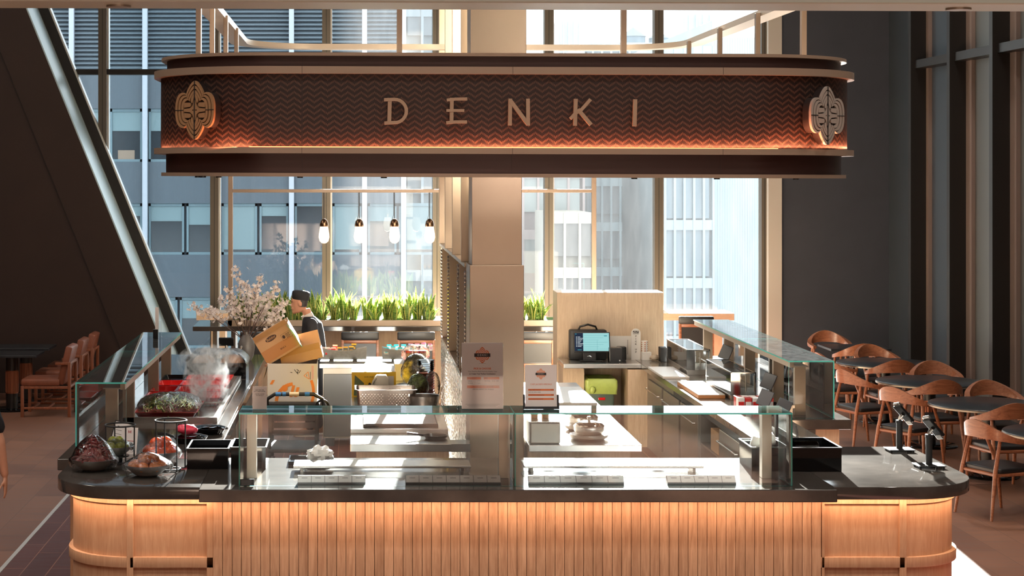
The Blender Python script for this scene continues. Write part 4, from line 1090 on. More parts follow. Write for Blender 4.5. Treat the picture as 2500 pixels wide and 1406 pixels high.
# ================================================================ SIGNS ON THE GLASS
def logo(m_or, m_dk, m_pap, M_, cx, cy, s, par):
    m = MB(); S = s*.5
    M2 = M_ @ Matrix.Translation((cx,cy,0))
    def q(k): return [(p[0]*S*k*.98, p[1]*S*k) for p in quat]
    for i, (k0, k1) in enumerate(((1,.84),(.76,.62),(.54,.42),(.34,.22))):
        n = len(quat); o_, i_ = q(k0), q(k1); z = .0005
        V0 = [m._v(M2 @ Vector((p[0],p[1],z))) for p in o_]; V1 = [m._v(M2 @ Vector((p[0],p[1],z))) for p in i_]
        for j in range(n): m._f([V0[j],V0[(j+1)%n],V1[(j+1)%n],V1[j]])
    m.mi = 1; m.box(-S*1.0, S*1.0, -S*.22, S*.22, .0004, .0012, 0, M2)
    m.mi = 2; m.text('D E N K I', S*.30, M2 @ Matrix.Translation((0,0,.0014)), .0001)
    m.out('logo', [m_or, m_dk, m_pap], par, 0)
GT = 1.4575
t, M_ = card('menu_sign', 'tall Pick and Choose menu sign in clear acrylic on the glass case', 'sign', X(1178,12.32), 12.32, GT, .288, .462, 3)
MB().box(-.292/2,.292/2,-.004,.008,-.0,.464,0,M_ @ Euler((-PI/2,0,0)).to_matrix().to_4x4()).out('acrylic_sleeve', K['acry'], t, 0)
logo(K['orange'], K['ink'], K['paper'], M_, 0, .375, .113, t)
m = MB()
def TX(m, s, size, x, y, al='CENTER', bold=0): m.text(s, size, M_ @ Matrix.Translation((x,y,.0008)), .0001, al, bold)
TX(m,'PICK & CHOOSE',.0165,0,.281,bold=.0006)
bars(m, M_, [(-.108,-.01,.205,.017),(.01,.118,.205,.017),(-.108,.118,.145,.018)]); m.out('orange_print', K['orange'], t, 0)
m = MB(); TX(m,'Your Favorite Rolls from the Display Case',.0118,0,.261); TX(m,'to Create Your Perfect Combination',.0122,0,.244,bold=.0003)
for s,x,y,al in (('MIX & MATCH',-.104,.2135,'LEFT'),('SIDES',.014,.2135,'LEFT'),('4 pieces',-.104,.195,'LEFT'),('11.00',-.036,.195,'LEFT'),('10 pieces',-.104,.180,'LEFT'),('13.00',-.036,.180,'LEFT'),('Miso Soup',.014,.195,'LEFT'),('10 oz',.066,.195,'LEFT'),('3.00',.097,.195,'LEFT'),('SKIP THE LINE, NOT THE FLAVOR',.005,.154,'CENTER'),('ORDER AHEAD ON MOBILE!',.005,.136,'CENTER')):
    m.text(s, .0095 if 'MOBILE' not in s else .0118, M_ @ Matrix.Translation((x,y,.0012)), .0001, al)
bars(m, M_, [(-.024,.024,.316,.001)]+[(-.12+.012*k,.12-.014*k,.032-.007*k,.0012) for k in range(3)]); m.out('dark_print', K['ink'], t, 0)
t, M_ = card('menu_sign', "Chef Jackie's specials menu sign in a black holder on the glass case", 'sign', X(1321,12.32), 12.315, GT+.012, .222, .296, 5)
m = MB(); M3 = M_ @ Euler((-PI/2,0,0)).to_matrix().to_4x4()
for a in ((-.126,-.112,-.008,.012,-.012,.09),(.112,.126,-.008,.012,-.012,.09),(-.112,.112,-.008,.012,-.012,.006)): m.box(*a, .002, M3)
m.out('holder', K['blackm'], t, 0)
logo(mat('light_orange_print', (226,142,92), .6), K['ink'], K['paper'], M_, -.0, .232, .075, t)
m = MB(); TX(m,"CHEF JACKIE'S SPECIALS",.0142,0,.160); bars(m, M_, [(-.09,.09,.116,.012),(-.09,.09,.080,.012),(-.09,.09,.052,.012)]); m.out('orange_print', K['orange'], t, 0)
m = MB()
for s,x,y,al in (('Wagyu Nigiri (4 pieces)',-.087,.122,'LEFT'),('22.00',.086,.122,'RIGHT'),('with rice, chives, tobiko',-.087,.106,'LEFT'),('Smoked Salmon Roll (8 pieces)',-.087,.086,'LEFT'),('18.00',.086,.086,'RIGHT'),('Snail & Spicy Crab (2 pieces)',-.087,.058,'LEFT'),('9.00',.086,.058,'RIGHT')):
    m.text(s, .0088, M_ @ Matrix.Translation((x,y,.0012)), .0001, al)
m.out('dark_print', K['ink'], t, 0)
t, M_ = card('menu_sign', 'small white skip-the-line mobile order sign on the left case', 'sign', X(634,12.3), 12.30, GT, .098, .158, 3)
MB().box(-.051,.051,-.003,.007,0,.16,0,M_ @ Euler((-PI/2,0,0)).to_matrix().to_4x4()).out('acrylic_sleeve', K['acry'], t, 0)
m = MB()
for s,y in (('SKIP THE LINE,',.134),('NOT THE FLAVOR.',.124),('ORDER AHEAD',.106),('ON MOBILE!',.096)): TX(m,s,.0095,0,y,bold=.0002)
m.out('dark_print', K['ink'], t, 0)
# ================================================================ LEFT COUNTER: STEAM TRAYS AND FOOD
st = thing('steam_table', 'stainless steam table frame holding the red trays on the left counter', 'steam table', (-1.55,16.9,CT))
m = MB(); m.box(-2.02,-1.98,15.2,18.35,CT,CT+.05,.003); m.box(-1.24,-1.20,15.2,18.35,CT,CT+.05,.003); m.box(-1.98,-1.24,15.2,15.24,CT,CT+.05); m.box(-1.98,-1.24,18.31,18.35,CT,CT+.05)
m.box(-1.98,-1.24,15.24,18.31,CT,CT+.006)
for y in (16.25, 16.72, 17.2, 17.68): m.box(-1.98,-1.24,y,y+.025,CT+.035,CT+.05)
m.out('frame', K['steel'], st, 0)
m = MB(); m.box(-1.19,-1.085,14.9,18.3,CT,CT+.012,.003); m.out('side_plate', K['steel_b'], st, 0)
def pan(name, lb, x0, x1, y0, y1, z, h, mt, rim=.012, group=None, lx=.12):
    t = thing(name, lb, 'tray', ((x0+x1)/2,(y0+y1)/2,z-h), group=group); m = MB(); s = .03
    A = rrect(x0,x1,y0,y1,.02,3); B = rrect(x0+s,x1-s,y0+s,y1-s,.02,3); A2 = rrect(x0-rim,x1+rim,y0-rim,y1+rim,.025,3)
    R = [[(p[0],p[1],zz) for p in q] for q, zz in ((A2,z-.006),(A2,z),(A,z),(B,z-h+.004),)]
    m.loft(R, cap=False); m.poly([(p[0],p[1],z-h+.004) for p in B]); m.poly([(p[0],p[1],z-h) for p in B]); m.loft([[(p[0],p[1],z-.006) for p in A],[(p[0],p[1],z-h) for p in B]], cap=False)
    m.out('pan', mt, t, 40); return t
cols = ((-1.96,-1.735),(-1.71,-1.49),(-1.465,-1.27))
for j, y in enumerate((16.30,16.77,17.25,17.74)):
    for i, (a, b) in enumerate(cols):
        bl = (i == 0 and j == 3)
        pan('serving_pan', 'black serving pan at the back left of the steam table' if bl else 'empty red serving pan in the %s row from the front, %s' % (ord_(j), ('beside the sneeze guard posts','in the middle column','on the kitchen side')[i]), a, b, y, y+.40, CT+.085, .075, K['blackglass'] if bl else K['red'], group=None if bl else 'red serving pans in the steam table')
t = pan('salad_tray', 'red tray heaped with film-wrapped green salad at the front of the steam table', -1.93, -1.40, 15.35, 16.12, CT+.075, .06, mat('dark_red_tray', (120,26,26), .3))
m = MB(); rr = random.Random(9)
for k in range(420):
    a = rr.random()*6.283; u = math.sqrt(rr.random()); x = -1.665+u*.25*math.cos(a); y = 15.73+u*.36*math.sin(a); z = CT+.05+.10*(1-u*u)+rr.uniform(-.02,.02)
    d = Vector((rr.uniform(-1,1),rr.uniform(-1,1),rr.uniform(-.5,.7))).normalized()*rr.uniform(.03,.07); c = Vector((x,y,z)); w = d.cross(Vector((0,0,1))).normalized()*rr.uniform(.004,.011)
    m.mi = rr.randrange(3); m.poly([c-d,c+w,c+d,c-w])
o = m.out('salad', [mat('salad_light',(142,158,72),.4),mat('salad_dark',(58,78,34),.4),mat('salad_pale',(196,196,138),.4)], t, 0); o['kind'] = 'stuff'
m = MB(); rings = []
for r, z in ((1.0,.075),(1.02,.10),(.9,.145),(.66,.175),(.35,.19),(.05,.195)):
    rings.append([(-1.665+.285*r*math.cos(q)+.01*noise.noise(Vector((q*3,z*20,1))), 15.73+.40*r*math.sin(q), CT+z+.012*noise.noise(Vector((math.cos(q)*5,math.sin(q)*5,z*30)))) for q in [2*PI*i/44 for i in range(44)]])
m.loft(rings, cap=False); m.out('cling_film', K['film'], t, 60)
t = thing('bread_box', 'black box of film-wrapped bread loaves at the back of the left counter', 'box', (-1.47,18.75,CT))
m = MB()
for a in ((-1.78,-1.77,18.5,19.0),(-1.17,-1.16,18.5,19.0),(-1.77,-1.17,18.5,18.51),(-1.77,-1.17,18.99,19.0)): m.box(*a,CT,CT+.165,.002)
m.box(-1.77,-1.17,18.51,18.99,CT,CT+.01); m.out('box', K['blackglass'], t, 0)
m = MB(); rings = []
for r, z in ((1.0,.12),(1.03,.17),(.97,.22),(.8,.265),(.5,.285),(.06,.29)):
    q_ = rrect(-1.47-.315*r,-1.47+.315*r,18.75-.26*r,18.75+.26*r,.08*r,6)
    rings.append([(p[0]+.014*noise.noise(Vector((p[0]*14,p[1]*14,z*20))), p[1], CT+z+.03*noise.noise(Vector((p[0]*11,p[1]*11,z*9)))) for p in q_])
m.loft(rings, cap=False); m.out('cling_film', K['film'], t, 60)
for k, x in enumerate((-1.62,-1.32)):
    o = MB().sphere((0,0,0),.13,18,10,(1,1.5,.8), lambda d: 1+.08*noise.noise(d*3)).out('bread_loaf', mat('crust',(150,104,66),.6,0,.25,12), None, 60); o.location = (x,18.75,CT+.13); tag(o, ('left','right')[k]+' brown bread loaf inside the film-wrapped black box', 'bread')
def wrapped(lb, x, y, m_):
    t = thing('saute_pan', lb, 'pan', (x,y,CT)); m = MB(); m.lathe([(0,0),(.11,0),(.135,.045),(.138,.045),(.142,.05),(.132,.05),(.107,.008),(0,.008)], (x,y,CT), 30); m.out('pan', K['blackglass'], t)
    MB().lathe([(.135,.05),(.09,.065),(.03,.072),(0,.072)], (x,y,CT), 30).out('glass_lid', K['gclear'], t); MB().tube([(x-.135,y,CT+.045),(x-.19,y-.02,CT+.07),(x-.26,y-.03,CT+.075)], .011, 8).out('handle', K['black'], t)
wrapped('black covered pan nearest the black bins on the left counter', -1.33, 14.12, 0); wrapped('black covered pan behind the first one on the left counter', -1.22, 14.62, 0)
o = MB().sphere((0,0,0),.07,18,10,(1.25,1,.55), lambda d: 1+.25*noise.noise(d*3)).out('pink_bag', mat('pink_bag',(232,72,96),.25), None, 60); o.location = (-1.36,14.12,CT+.105); tag(o, 'crumpled pink plastic bag lying on the covered pan', 'bag')
t = thing('card_clip', 'black clip with a clear card holder standing on the left sneeze guard', 'holder', (-2.0,17.6,1.457))
MB().box(-2.03,-1.98,17.58,17.62,1.457,1.55,.004).out('clip', K['black'], t, 0); MB().box(-2.01,-1.975,17.6,17.606,1.55,1.77).out('card', K['paper'], t, 0); MB().box(-1.975,-1.945,17.59,17.596,1.457,1.63).out('clear_sleeve', K['acry'], t, 0)
# steam rising from the wells: two thin drifting volumes
def steam(lb, c, s, dens, scale):
    o = MB().sphere((0,0,0),1,20,14).out('steam', None or K['paper'], None, 60); o.location = c; o.scale = s; o.data.materials.clear()
    t = NT('steam'); v = t.coord((1,1,1)); n = t.noise(t.coord((s[0]*scale,s[1]*scale,s[2]*scale*.7)), 1.0, 5, .62, 1.2)
    g = t.n('ShaderNodeTexGradient', gradient_type='SPHERICAL'); t.l(v, g.inputs[0])
    d = t.math('MULTIPLY', t.math('MULTIPLY', t.math('MAXIMUM', t.math('SUBTRACT', n, .53), 0), dens), t.math('POWER', g.outputs[0], .6))
    p = t.n('ShaderNodeVolumePrincipled', Anisotropy=.1); p.inputs['Color'].default_value = (.98,.97,.95,1); t.l(d, p.inputs['Density']); t.l(p.outputs[0], t.o.inputs['Volume'])
    o.data.materials.append(t.m); tag(o, lb, 'steam', None, 'stuff'); return o
steam('white steam rising over the red serving pans', (-1.38,16.2,1.20), (.22,.40,.34), 250, 9)
steam('white steam drifting in front of the bread box', (-1.52,18.1,1.17), (.34,.30,.20), 190, 8)
lamp('canopy_spot', 'SPOT', (-1.30,15.6,3.07), 130, (1,.9,.78), (0,0,0), spot_size=math.radians(50), spot_blend=.6, shadow_soft_size=.03)
lamp('canopy_spot', 'SPOT', (-1.30,18.0,3.07), 130, (1,.9,.78), (0,0,0), spot_size=math.radians(50), spot_blend=.6, shadow_soft_size=.03)
# vase with cherry blossom
vx, vy = -1.27, 20.35
t = thing('flower_vase', 'dark ceramic vase of cherry blossom branches on the left counter', 'vase', (vx,vy,CT))
MB().lathe([(0,0),(.055,0),(.085,.06),(.098,.15),(.09,.22),(.06,.27),(.034,.30),(.032,.33),(.045,.345),(.038,.345),(.026,.33),(.026,.30),(0,.29)], (vx,vy,CT), 30).out('vase', mat('grey_glaze',(96,92,90),.4,0,.2,9), t)
bl = mat('blossom', (252,240,234), .6, 0, .06, 40); bark = mat('bark', (76,54,46), .7)
rr = random.Random(21)
ends = [(470,742),(505,760),(580,655),(560,700),(640,668),(600,690),(682,690),(700,735),(655,720),(535,725),(610,740),(575,750),(640,765),(690,760),(625,705)]
def flower(m, c, s):
    n = Vector((rr.uniform(-1,1), rr.uniform(-1,.2), rr.uniform(-.6,1))).normalized(); a = n.orthogonal().normalized(); b = n.cross(a)
    for k in range(5):
        q = 2*PI*k/5+rr.random()*.3; d = a*math.cos(q)+b*math.sin(q); e = -a*math.sin(q)+b*math.cos(q)
        m.poly([c, c+d*s*.6+e*s*.42+n*s*.12, c+d*s*1.05+n*s*.28, c+d*s*.6-e*s*.42+n*s*.12])
for i, (px, py) in enumerate(ends):
    ye = vy + rr.uniform(-.22,.22); E = Vector((X(px,vy), ye, Z(py,vy))); S = Vector((vx,vy,CT+.2))
    mid = S.lerp(E,.5) + Vector((0,0,.07)); P = []
    for k in range(9):
        u = k/8; P.append(S*(1-u)**2 + mid*2*u*(1-u) + E*u*u + Vector((rr.uniform(-1,1),rr.uniform(-1,1),rr.uniform(-1,1)))*.008*(k>1))
    m = MB(); m.tube(P, .005, 6, radii=[.006-.0042*k/8 for k in range(9)])
    for k in (5,6,7): m.tube([P[k], P[k]+Vector((rr.uniform(-.06,.06),rr.uniform(-.06,.06),rr.uniform(.01,.07)))], .002, 5)
    br = m.out('branch', bark, t)
    m = MB()
    for k in range(64):
        u = rr.uniform(.52,1.0)**.85; q = P[min(7,int(u*8))].lerp(P[min(8,int(u*8)+1)], u*8-int(u*8))
        clump = noise.noise(Vector((i*3.1,u*7,0)))*.5+.5
        flower(m, q+Vector((rr.gauss(0,1),rr.gauss(0,1),rr.gauss(0,1)))*(.016+.034*clump), rr.uniform(.018,.028))
    m.out('blossom', bl, br, 0)
t = thing('card_terminal', 'black customer display on a steel pole left of the vase', 'terminal', (X(553,20.1),20.1,CT))
x = X(553,20.1); MB().lathe([(0,0),(.06,0),(.06,.01),(.018,.012),(.018,.20),(0,.20)], (x,20.1,CT), 18).out('pole', K['steel_d'], t); MB().obox((x,20.08,CT+.24),(.17,.03,.10),(math.radians(25),0,0),.006).out('display', K['black'], t, 0)
t = thing('card_reader', 'small black card reader close beside the vase', 'terminal', (X(575,20.0),20.0,CT))
x = X(575,20.0); MB().obox((x,20.0,CT+.06),(.09,.10,.12),(math.radians(20),0,0),.008).out('body', K['black'], t, 0); MB().obox((x+.04,20.02,CT+.12),(.02,.1,.16),(0,math.radians(20),0),.004).out('screen_arm', K['steel_d'], t, 0)

# ================================================================ CART AND BOXES
cx0, cx1, cy0, cy1 = -.93, -.38, 18.2, 18.85
t = thing('utility_cart', 'dark utility cart carrying the cardboard boxes', 'cart', ((cx0+cx1)/2,18.5,0))
MB().box(cx0,cx1,cy0,cy1,.70,.735,.01).out('shelf', K['blackm'], t, 0); MB().box(cx0,cx1,cy0,cy1,.22,.255,.01).out('shelf', K['blackm'], t, 0)
m = MB()
for k in range(4): m.box(cx0+.06,cx1-.04,cy0+.002,cy0+.02,.40+k*.075,.455+k*.075,.003)
m.out('side_slats', K['dark'], t, 0)
for x in (cx0+.02,cx1-.05):
    for y in (cy0+.01,cy1-.04): MB().box(x,x+.03,y,y+.03,.09,.72,.004).out('leg', K['blackm'], t, 0)
for x in (cx0+.05,cx1-.05):
    for y in (cy0+.05,cy1-.05): MB().cyl((x-.015,y,.045),(x+.015,y,.045),.045,seg=18).out('caster', K['black'], t)
h = MB().tube([(cx0+.0,cy0+.02,.62),(cx0+.01,cy0-.04,.78),(cx0+.09,cy0-.07,.835),(cx1-.06,cy0-.07,.835),(cx1+.03,cy0-.04,.78),(cx1+.05,cy0+.02,.62)], .02, 10).out('handle', K['blackm'], t)
m = MB()
for a, b in ((.10,.155),(.17,.205),(.40,.45)): m.cyl((cx0+a,cy0-.07,.835),(cx0+b,cy0-.07,.835),.022,seg=10)
m.out('blue_tape', mat('blue_tape',(46,112,176),.6), h); MB().cyl((cx0+.24,cy0-.07,.835),(cx0+.34,cy0-.07,.835),.022,seg=10).out('paper_tape', mat('cream_tape',(224,206,170),.7), h)
m = MB()
for k in range(4): m.torus((0,0,0), .052+.006*k, .0045, 24, 6)
M_ = Matrix.Translation((cx1+.03,cy0-.06,.71)) @ Euler((PI/2,.3,0)).to_matrix().to_4x4(); m.bm.transform(M_); o = m.out('coiled_cable', K['black'], None); tag(o, 'coil of black cable hanging on the cart handle', 'cable')
def carton(name, lb, c, size, rot, mt, flaps, inner=None):
    """open box with real walls; flaps = list of (edge, length, opening angle in degrees)"""
    t = thing(name, lb, 'box', c); w, d, h = size; e = .004
    M_ = Matrix.Translation(c) @ Euler(rot).to_matrix().to_4x4()
    m = MB(); m.box(-w/2,w/2,-d/2,-d/2+e,0,h,0,M_); m.box(-w/2,w/2,d/2-e,d/2,0,h,0,M_); m.box(-w/2,-w/2+e,-d/2+e,d/2-e,0,h,0,M_); m.box(w/2-e,w/2,-d/2+e,d/2-e,0,h,0,M_); m.box(-w/2+e,w/2-e,-d/2+e,d/2-e,0,e,0,M_)
    m.out('box', mt, t, 0)
    for ed, ln, an in flaps:
        a = math.radians(an)
        px, ln_w, rz = {'f': ((0,-d/2,h),w,0),'b': ((0,d/2,h),w,PI),'l': ((-w/2,0,h),d,-PI/2),'r': ((w/2,0,h),d,PI/2)}[ed]
        Mf = M_ @ Matrix.Translation(px) @ Euler((0,0,rz)).to_matrix().to_4x4() @ Euler((a,0,0)).to_matrix().to_4x4()
        MB().box(-ln_w/2+.003,ln_w/2-.003,-ln,0,-e/2,e/2,0,Mf).out('flap', inner or mt, t, 0)
    return t, M_ @ Matrix.Translation((0,-d/2-.0012,0)) @ Euler((PI/2,0,0)).to_matrix().to_4x4()
wb_, M_ = carton('carton', 'white carton with an orange printed swoosh standing on the cart', (-.665,18.5,.737), (.515,.42,.395), (0,0,0), K['cardw'], [('l',.16,75),('b',.2,-80)], K['card'])
m = MB()
def arc(cx, cy, r, a0, a1, w, n=14):
    pts = [(cx+r*math.cos(math.radians(a0+(a1-a0)*k/n)), cy+r*math.sin(math.radians(a0+(a1-a0)*k/n))) for k in range(n+1)]
    for p, q in zip(pts[:-1], pts[1:]):
        p, q = Vector(p), Vector(q); nn = Vector((-(q-p).y,(q-p).x)).normalized()*w/2; m.poly([M_ @ Vector((v.x,v.y,0)) for v in (p+nn,p-nn,q-nn,q+nn)])
arc(.02,.0,.185,95,178,.035); arc(-.11,.1,.33,-25,22,.03); arc(.0,-.02,.17,255,300,.03); m.poly([M_ @ Vector((-.08+.034*math.cos(2*PI*k/14),.14+.034*math.sin(2*PI*k/14),.0003)) for k in range(14)])
for a in ((-.20,.19,-.16,.225),): m.poly([M_ @ Vector(v) for v in ((-.235,.18,0),(-.205,.18,0),(-.18,.225,0),(-.21,.225,0))])
m.poly([M_ @ Vector(v) for v in ((-.03,.05,0),(.0,.05,0),(.03,.17,0),(.0,.17,0))]); m.poly([M_ @ Vector(v) for v in ((.02,.05,0),(.05,.05,0),(.075,.15,0),(.045,.15,0))])
for a, b in (((.12,.27),(.165,.31)),((.165,.31),(.175,.235)),((.175,.235),(.12,.27))):
    p, q = Vector(a), Vector(b); nn = Vector((-(q-p).y,(q-p).x)).normalized()*.003; m.poly([M_ @ Vector((v.x,v.y,0)) for v in (p+nn,p-nn,q-nn,q+nn)])
m.out('orange_pattern', mat('orange_swoosh',(244,146,62),.5), wb_, 0)
m = MB()
for pts in (((-.02,.305),(.0,.302)),((.02,.335),(.06,.285)),((.045,.335),(.065,.325),(.05,.30),(.07,.30),(.085,.325))):
    for p, q in zip(pts[:-1], pts[1:]):
        p, q = Vector(p), Vector(q); nn = Vector((-(q-p).y,(q-p).x)).normalized()*.003; m.poly([M_ @ Vector((v.x,v.y,0)) for v in (p+nn,p-nn,q-nn,q+nn)])
m.box(.148,.152,.262,.285,0,.0004,0,M_); m.box(.185,.19,.23,.31,0,.0004,0,M_); m.out('pen_mark', K['ink'], wb_, 0)
m = MB(); m.box(.20,.222,.235,.375,0,.0004,0,M_); m.out('pink_label', mat('pink_label',(232,192,190),.6), wb_, 0)
tl = math.radians(-31)
cb, M_ = carton('carton', 'tilted brown cardboard produce box with a dark oval logo on top of the white carton', (-.749,18.52,1.212), (.40,.34,.275), (0,tl,0), K['card'], [('f',.05,-75),('l',.17,100),('b',.09,-20)])
m = MB(); n = 28; m.poly([M_ @ Vector((-.03+.064*math.cos(2*PI*k/n), .225+.026*math.sin(2*PI*k/n), 0)) for k in range(n)])
m.mi = 1; m.text('Baldor', .04, M_ @ Matrix.Translation((-.03,.2245,.0008)), .0001)
m.mi = 0; m.text('BOX 5', .022, M_ @ Matrix.Translation((.03,.075,.0006)), .0001, bold=.0005)
for a in ((.07,.18,.132,.134),(.07,.18,.20,.202),(.07,.072,.132,.202),(.178,.18,.132,.202)): m.box(a[0],a[1],a[2],a[3],0,.0005,0,M_)
m.poly([M_ @ Vector((.093+.016*math.cos(2*PI*k/9),.168+.02*math.sin(2*PI*k/9),0)) for k in range(9)])
for k in range(4): m.box(.117,.170-.01*(k%2),.182-.013*k,.187-.013*k,0,.0005,0,M_)
for r in (.042,.030): 
    pts = [(-.125+r*math.cos(PI*k/10)*.9, .045+r*1.5*math.sin(PI*k/10)) for k in range(11)]
    for p, q in zip(pts[:-1], pts[1:]):
        p, q = Vector(p), Vector(q); nn = Vector((-(q-p).y,(q-p).x)).normalized()*.0025; m.poly([M_ @ Vector((v.x,v.y,0)) for v in (p+nn,p-nn,q-nn,q+nn)])
m.out('print', [mat('dark_brown_print',(58,38,34),.7), K['card']], cb, 0)
m = MB(); m.box(-.2,.2,.02,.145,-.0006,.0002,0,M_); m.out('darker_band', mat('cardboard_band',(176,124,82),.75), cb, 0)
cb2, _ = carton('carton', 'flattened brown box wedged between the white carton and the produce box', (-.56,18.56,1.135), (.44,.30,.10), (0,math.radians(-14),0), K['card'], [('b',.17,-80),('f',.07,-70)])
t = thing('green_strip', 'green plastic packing strip at the edge of the produce box', 'strip', (-.6,18.36,1.3)); MB().tube([(-.725,18.335,1.535),(-.66,18.325,1.46),(-.59,18.325,1.35),(-.565,18.335,1.30)], .012, 4, sq=(1,.25)).out('strip', mat('green_strip',(110,190,130),.4), t)
# ================================================================ BACK COUNTER: BOAT TRAYS AND PACKETS
def boat(lb, x, y):
    t = thing('boat_tray', lb, 'tray', (x,y,CT)); rings = []
    for i in range(13):
        u = -1+2*i/12; half = .10*(1-.35*u*u); up = .035*abs(u)**2.2; L = .27*u
        sec = []
        for k in range(9):
            a = -1+2*k/8; sec.append((x+L*(1+.0*abs(a)), y+half*a, CT+.012+(.11*abs(a)**1.6)+up*(abs(a)*.9+.1)))
        sec += [(p[0], y+(p[1]-y)*.92, p[2]+.006) for p in sec[::-1]]
        rings.append(sec)
    MB().loft(rings).out('hull', mat('grey_slate',(134,132,128),.6,0,.15,30), t, 40)
    for s in (-1,1): MB().obox((x+s*.135,y,CT+.007),(.05,.14,.014)).out('foot', K['blackm'], t, 0)
boat('grey boat-shaped tray of red and black packets right of the chef', X(838,20.3), 20.3); boat('grey boat-shaped tray of teal packets on the back counter', X(990,20.3), 20.3)
def packet(lb, grp, c1, c2, pos, w=.055, h=.085):
    o = None
    for x, y, z, r in pos:
        if o is None:
            m = MB(); m.loft([[(sx_*w/2*k, sy_*.014*q, zz) for sx_, sy_ in ((-1,-1),(1,-1),(1,1),(-1,1))] for k, q, zz in ((1,.1,0),(.96,1,.015),(.96,1,h*.72),(1,.15,h*.8))])
            m.mi = 1; m.loft([[(sx_*w/2, sy_*.003, zz) for sx_, sy_ in ((-1,-1),(1,-1),(1,1),(-1,1))] for zz in (h*.8,h)])
            for zz in (.25,.4): m.box(-w*.3,w*.3,-.0155,-.0145,h*zz,h*(zz+.1))
            o = m.out('snack_packet', [mat('pk',c1,.35),mat('pk2',c2,.35)], None, 40); q = o; tag(o, lb, 'packet', grp)
        else: q = o.copy(); COL.objects.link(q)
        q.location = (x,y,z); q.rotation_euler = (-.15,0,r)
zb = CT+.075
packet('white packet with a teal top in the boat tray', 'teal-topped packets', (232,232,226), (40,172,186), [(X(943+17*k,20.25),20.25+.03*(k%2),zb+.012*(k%2),.15*(k%3-1)) for k in range(5)]+[(X(950+18*k,20.35),20.36,zb+.022,.1*k) for k in range(4)])
packet('white packet with a pink top in the boat tray', 'pink-topped packets', (238,230,228), (216,150,190), [(X(1003+16*k,20.38),20.38,zb+.03+.012*(k==2),.2*k) for k in range(4)])
packet('red crisp packet in the boat tray next to the chef', 'red packets', (208,40,40), (232,220,210), [(X(800+14*k,20.25),20.25,zb,.1) for k in range(2)]+[(X(818,20.33),20.34,zb+.02,0)])
packet('black packet with a yellow print in the boat tray', 'black packets', (30,36,30), (210,160,50), [(X(830+14*k,20.27),20.27,zb+.006*k,.1*k) for k in range(3)]+[(X(864,20.36),20.38,zb+.03,0)])
# ================================================================ MIDDLE WORK TABLES
RZ = .938
t = thing('perforated_pan', 'deep perforated steel pan on the middle work table', 'pan', (.275,16.6,RZ)); x0, x1, y0, y1, h = 0.0, .555, 16.42, 16.78, .15
def perforated():
    tt = NT('perforated_steel'); v = tt.coord(); s = tt.n('ShaderNodeSeparateXYZ'); tt.l(v, s.inputs[0])
    zr = tt.math('DIVIDE', s.outputs[2], .0165); row = tt.math('FLOOR', zr); off = tt.math('MULTIPLY', tt.math('FLOORED_MODULO', row, 2), .5)
    fx = tt.math('SUBTRACT', tt.math('FRACT', tt.math('ADD', tt.math('DIVIDE', s.outputs[0], .029), off)), .5); fz = tt.math('SUBTRACT', tt.math('FRACT', zr), .5)
    d = tt.math('ADD', tt.math('POWER', tt.math('MULTIPLY', fx, 1.76), 2), tt.math('POWER', fz, 2))
    hole = tt.math('MULTIPLY', tt.math('LESS_THAN', d, .075), tt.math('LESS_THAN', tt.math('ABSOLUTE', tt.math('SUBTRACT', s.outputs[2], .065)), .056))
    hole = tt.math('MULTIPLY', hole, tt.math('GREATER_THAN', tt.math('ABSOLUTE', s.outputs[0]), .02)); hole = tt.math('MULTIPLY', hole, tt.math('LESS_THAN', tt.math('ABSOLUTE', s.outputs[0]), .235))
    p = tt.n('ShaderNodeBsdfPrincipled', Metallic=1.0, Roughness=.24); p.inputs['Base Color'].default_value = rgb((198,186,176)); tr = tt.n('ShaderNodeBsdfTransparent'); mx_ = tt.n('ShaderNodeMixShader')
    tt.l(hole, mx_.inputs[0]); tt.l(p.outputs[0], mx_.inputs[1]); tt.l(tr.outputs[0], mx_.inputs[2]); tt.l(mx_.outputs[0], tt.o.inputs[0]); return tt.m
m = MB(); s = .012
A = rrect(x0,x1,y0,y1,.03,5); B = rrect(x0+s,x1-s,y0+s,y1-s,.03,5); C_ = rrect(x0-.016,x1+.016,y0-.016,y1+.016,.035,5)
m.loft([[(p[0],p[1],RZ+h) for p in A],[(p[0],p[1],RZ+.003) for p in B]], cap=False); m.poly([(p[0],p[1],RZ+.003) for p in B]); m.out('walls', perforated(), t, 40)
m = MB(); m.loft([[(p[0],p[1],z) for p in q] for q, z in ((A,RZ+h-.004),(C_,RZ+h-.004),(C_,RZ+h+.003),(A,RZ+h+.003))], cap=False); m.out('rim', K['steel_b'], t, 40)
t = thing('round_cake_pan', 'round steel pan beside the perforated pan', 'pan', (.70,16.5,RZ)); MB().lathe([(0,0),(.135,0),(.14,.01),(.145,.09),(.152,.093),(.152,.097),(.141,.095),(.134,.012),(0,.01)], (.63,16.45,RZ), 36).out('pan', K['steel'], t)
t = thing('red_tray', 'red plastic tray behind the round steel pan', 'tray', (.72,16.9,RZ)); MB().box(.62,.77,16.7,17.0,RZ,RZ+.05,.01).out('tray', K['red'], t, 0)
t = thing('juice_carton', 'yellow printed carton with open flaps on the middle work table', 'box', (.12,17.3,RZ))
x0, x1, y0, y1, h = -.045, .385, 17.12, 17.5, .24
m = MB(); m.box(x0,x1,y0,y1,RZ,RZ+h); m.out('box', [mat('yellow_carton',(238,190,40),.5)], t, 0)
m = MB(); m.obox((x0+.10,17.25,RZ+h+.02),(.16,.2,.004),(.2,-.25,0)); m.obox((x1-.11,17.25,RZ+h+.035),(.2,.2,.004),(.25,.3,0)); m.out('flap', K['white'], t, 0)
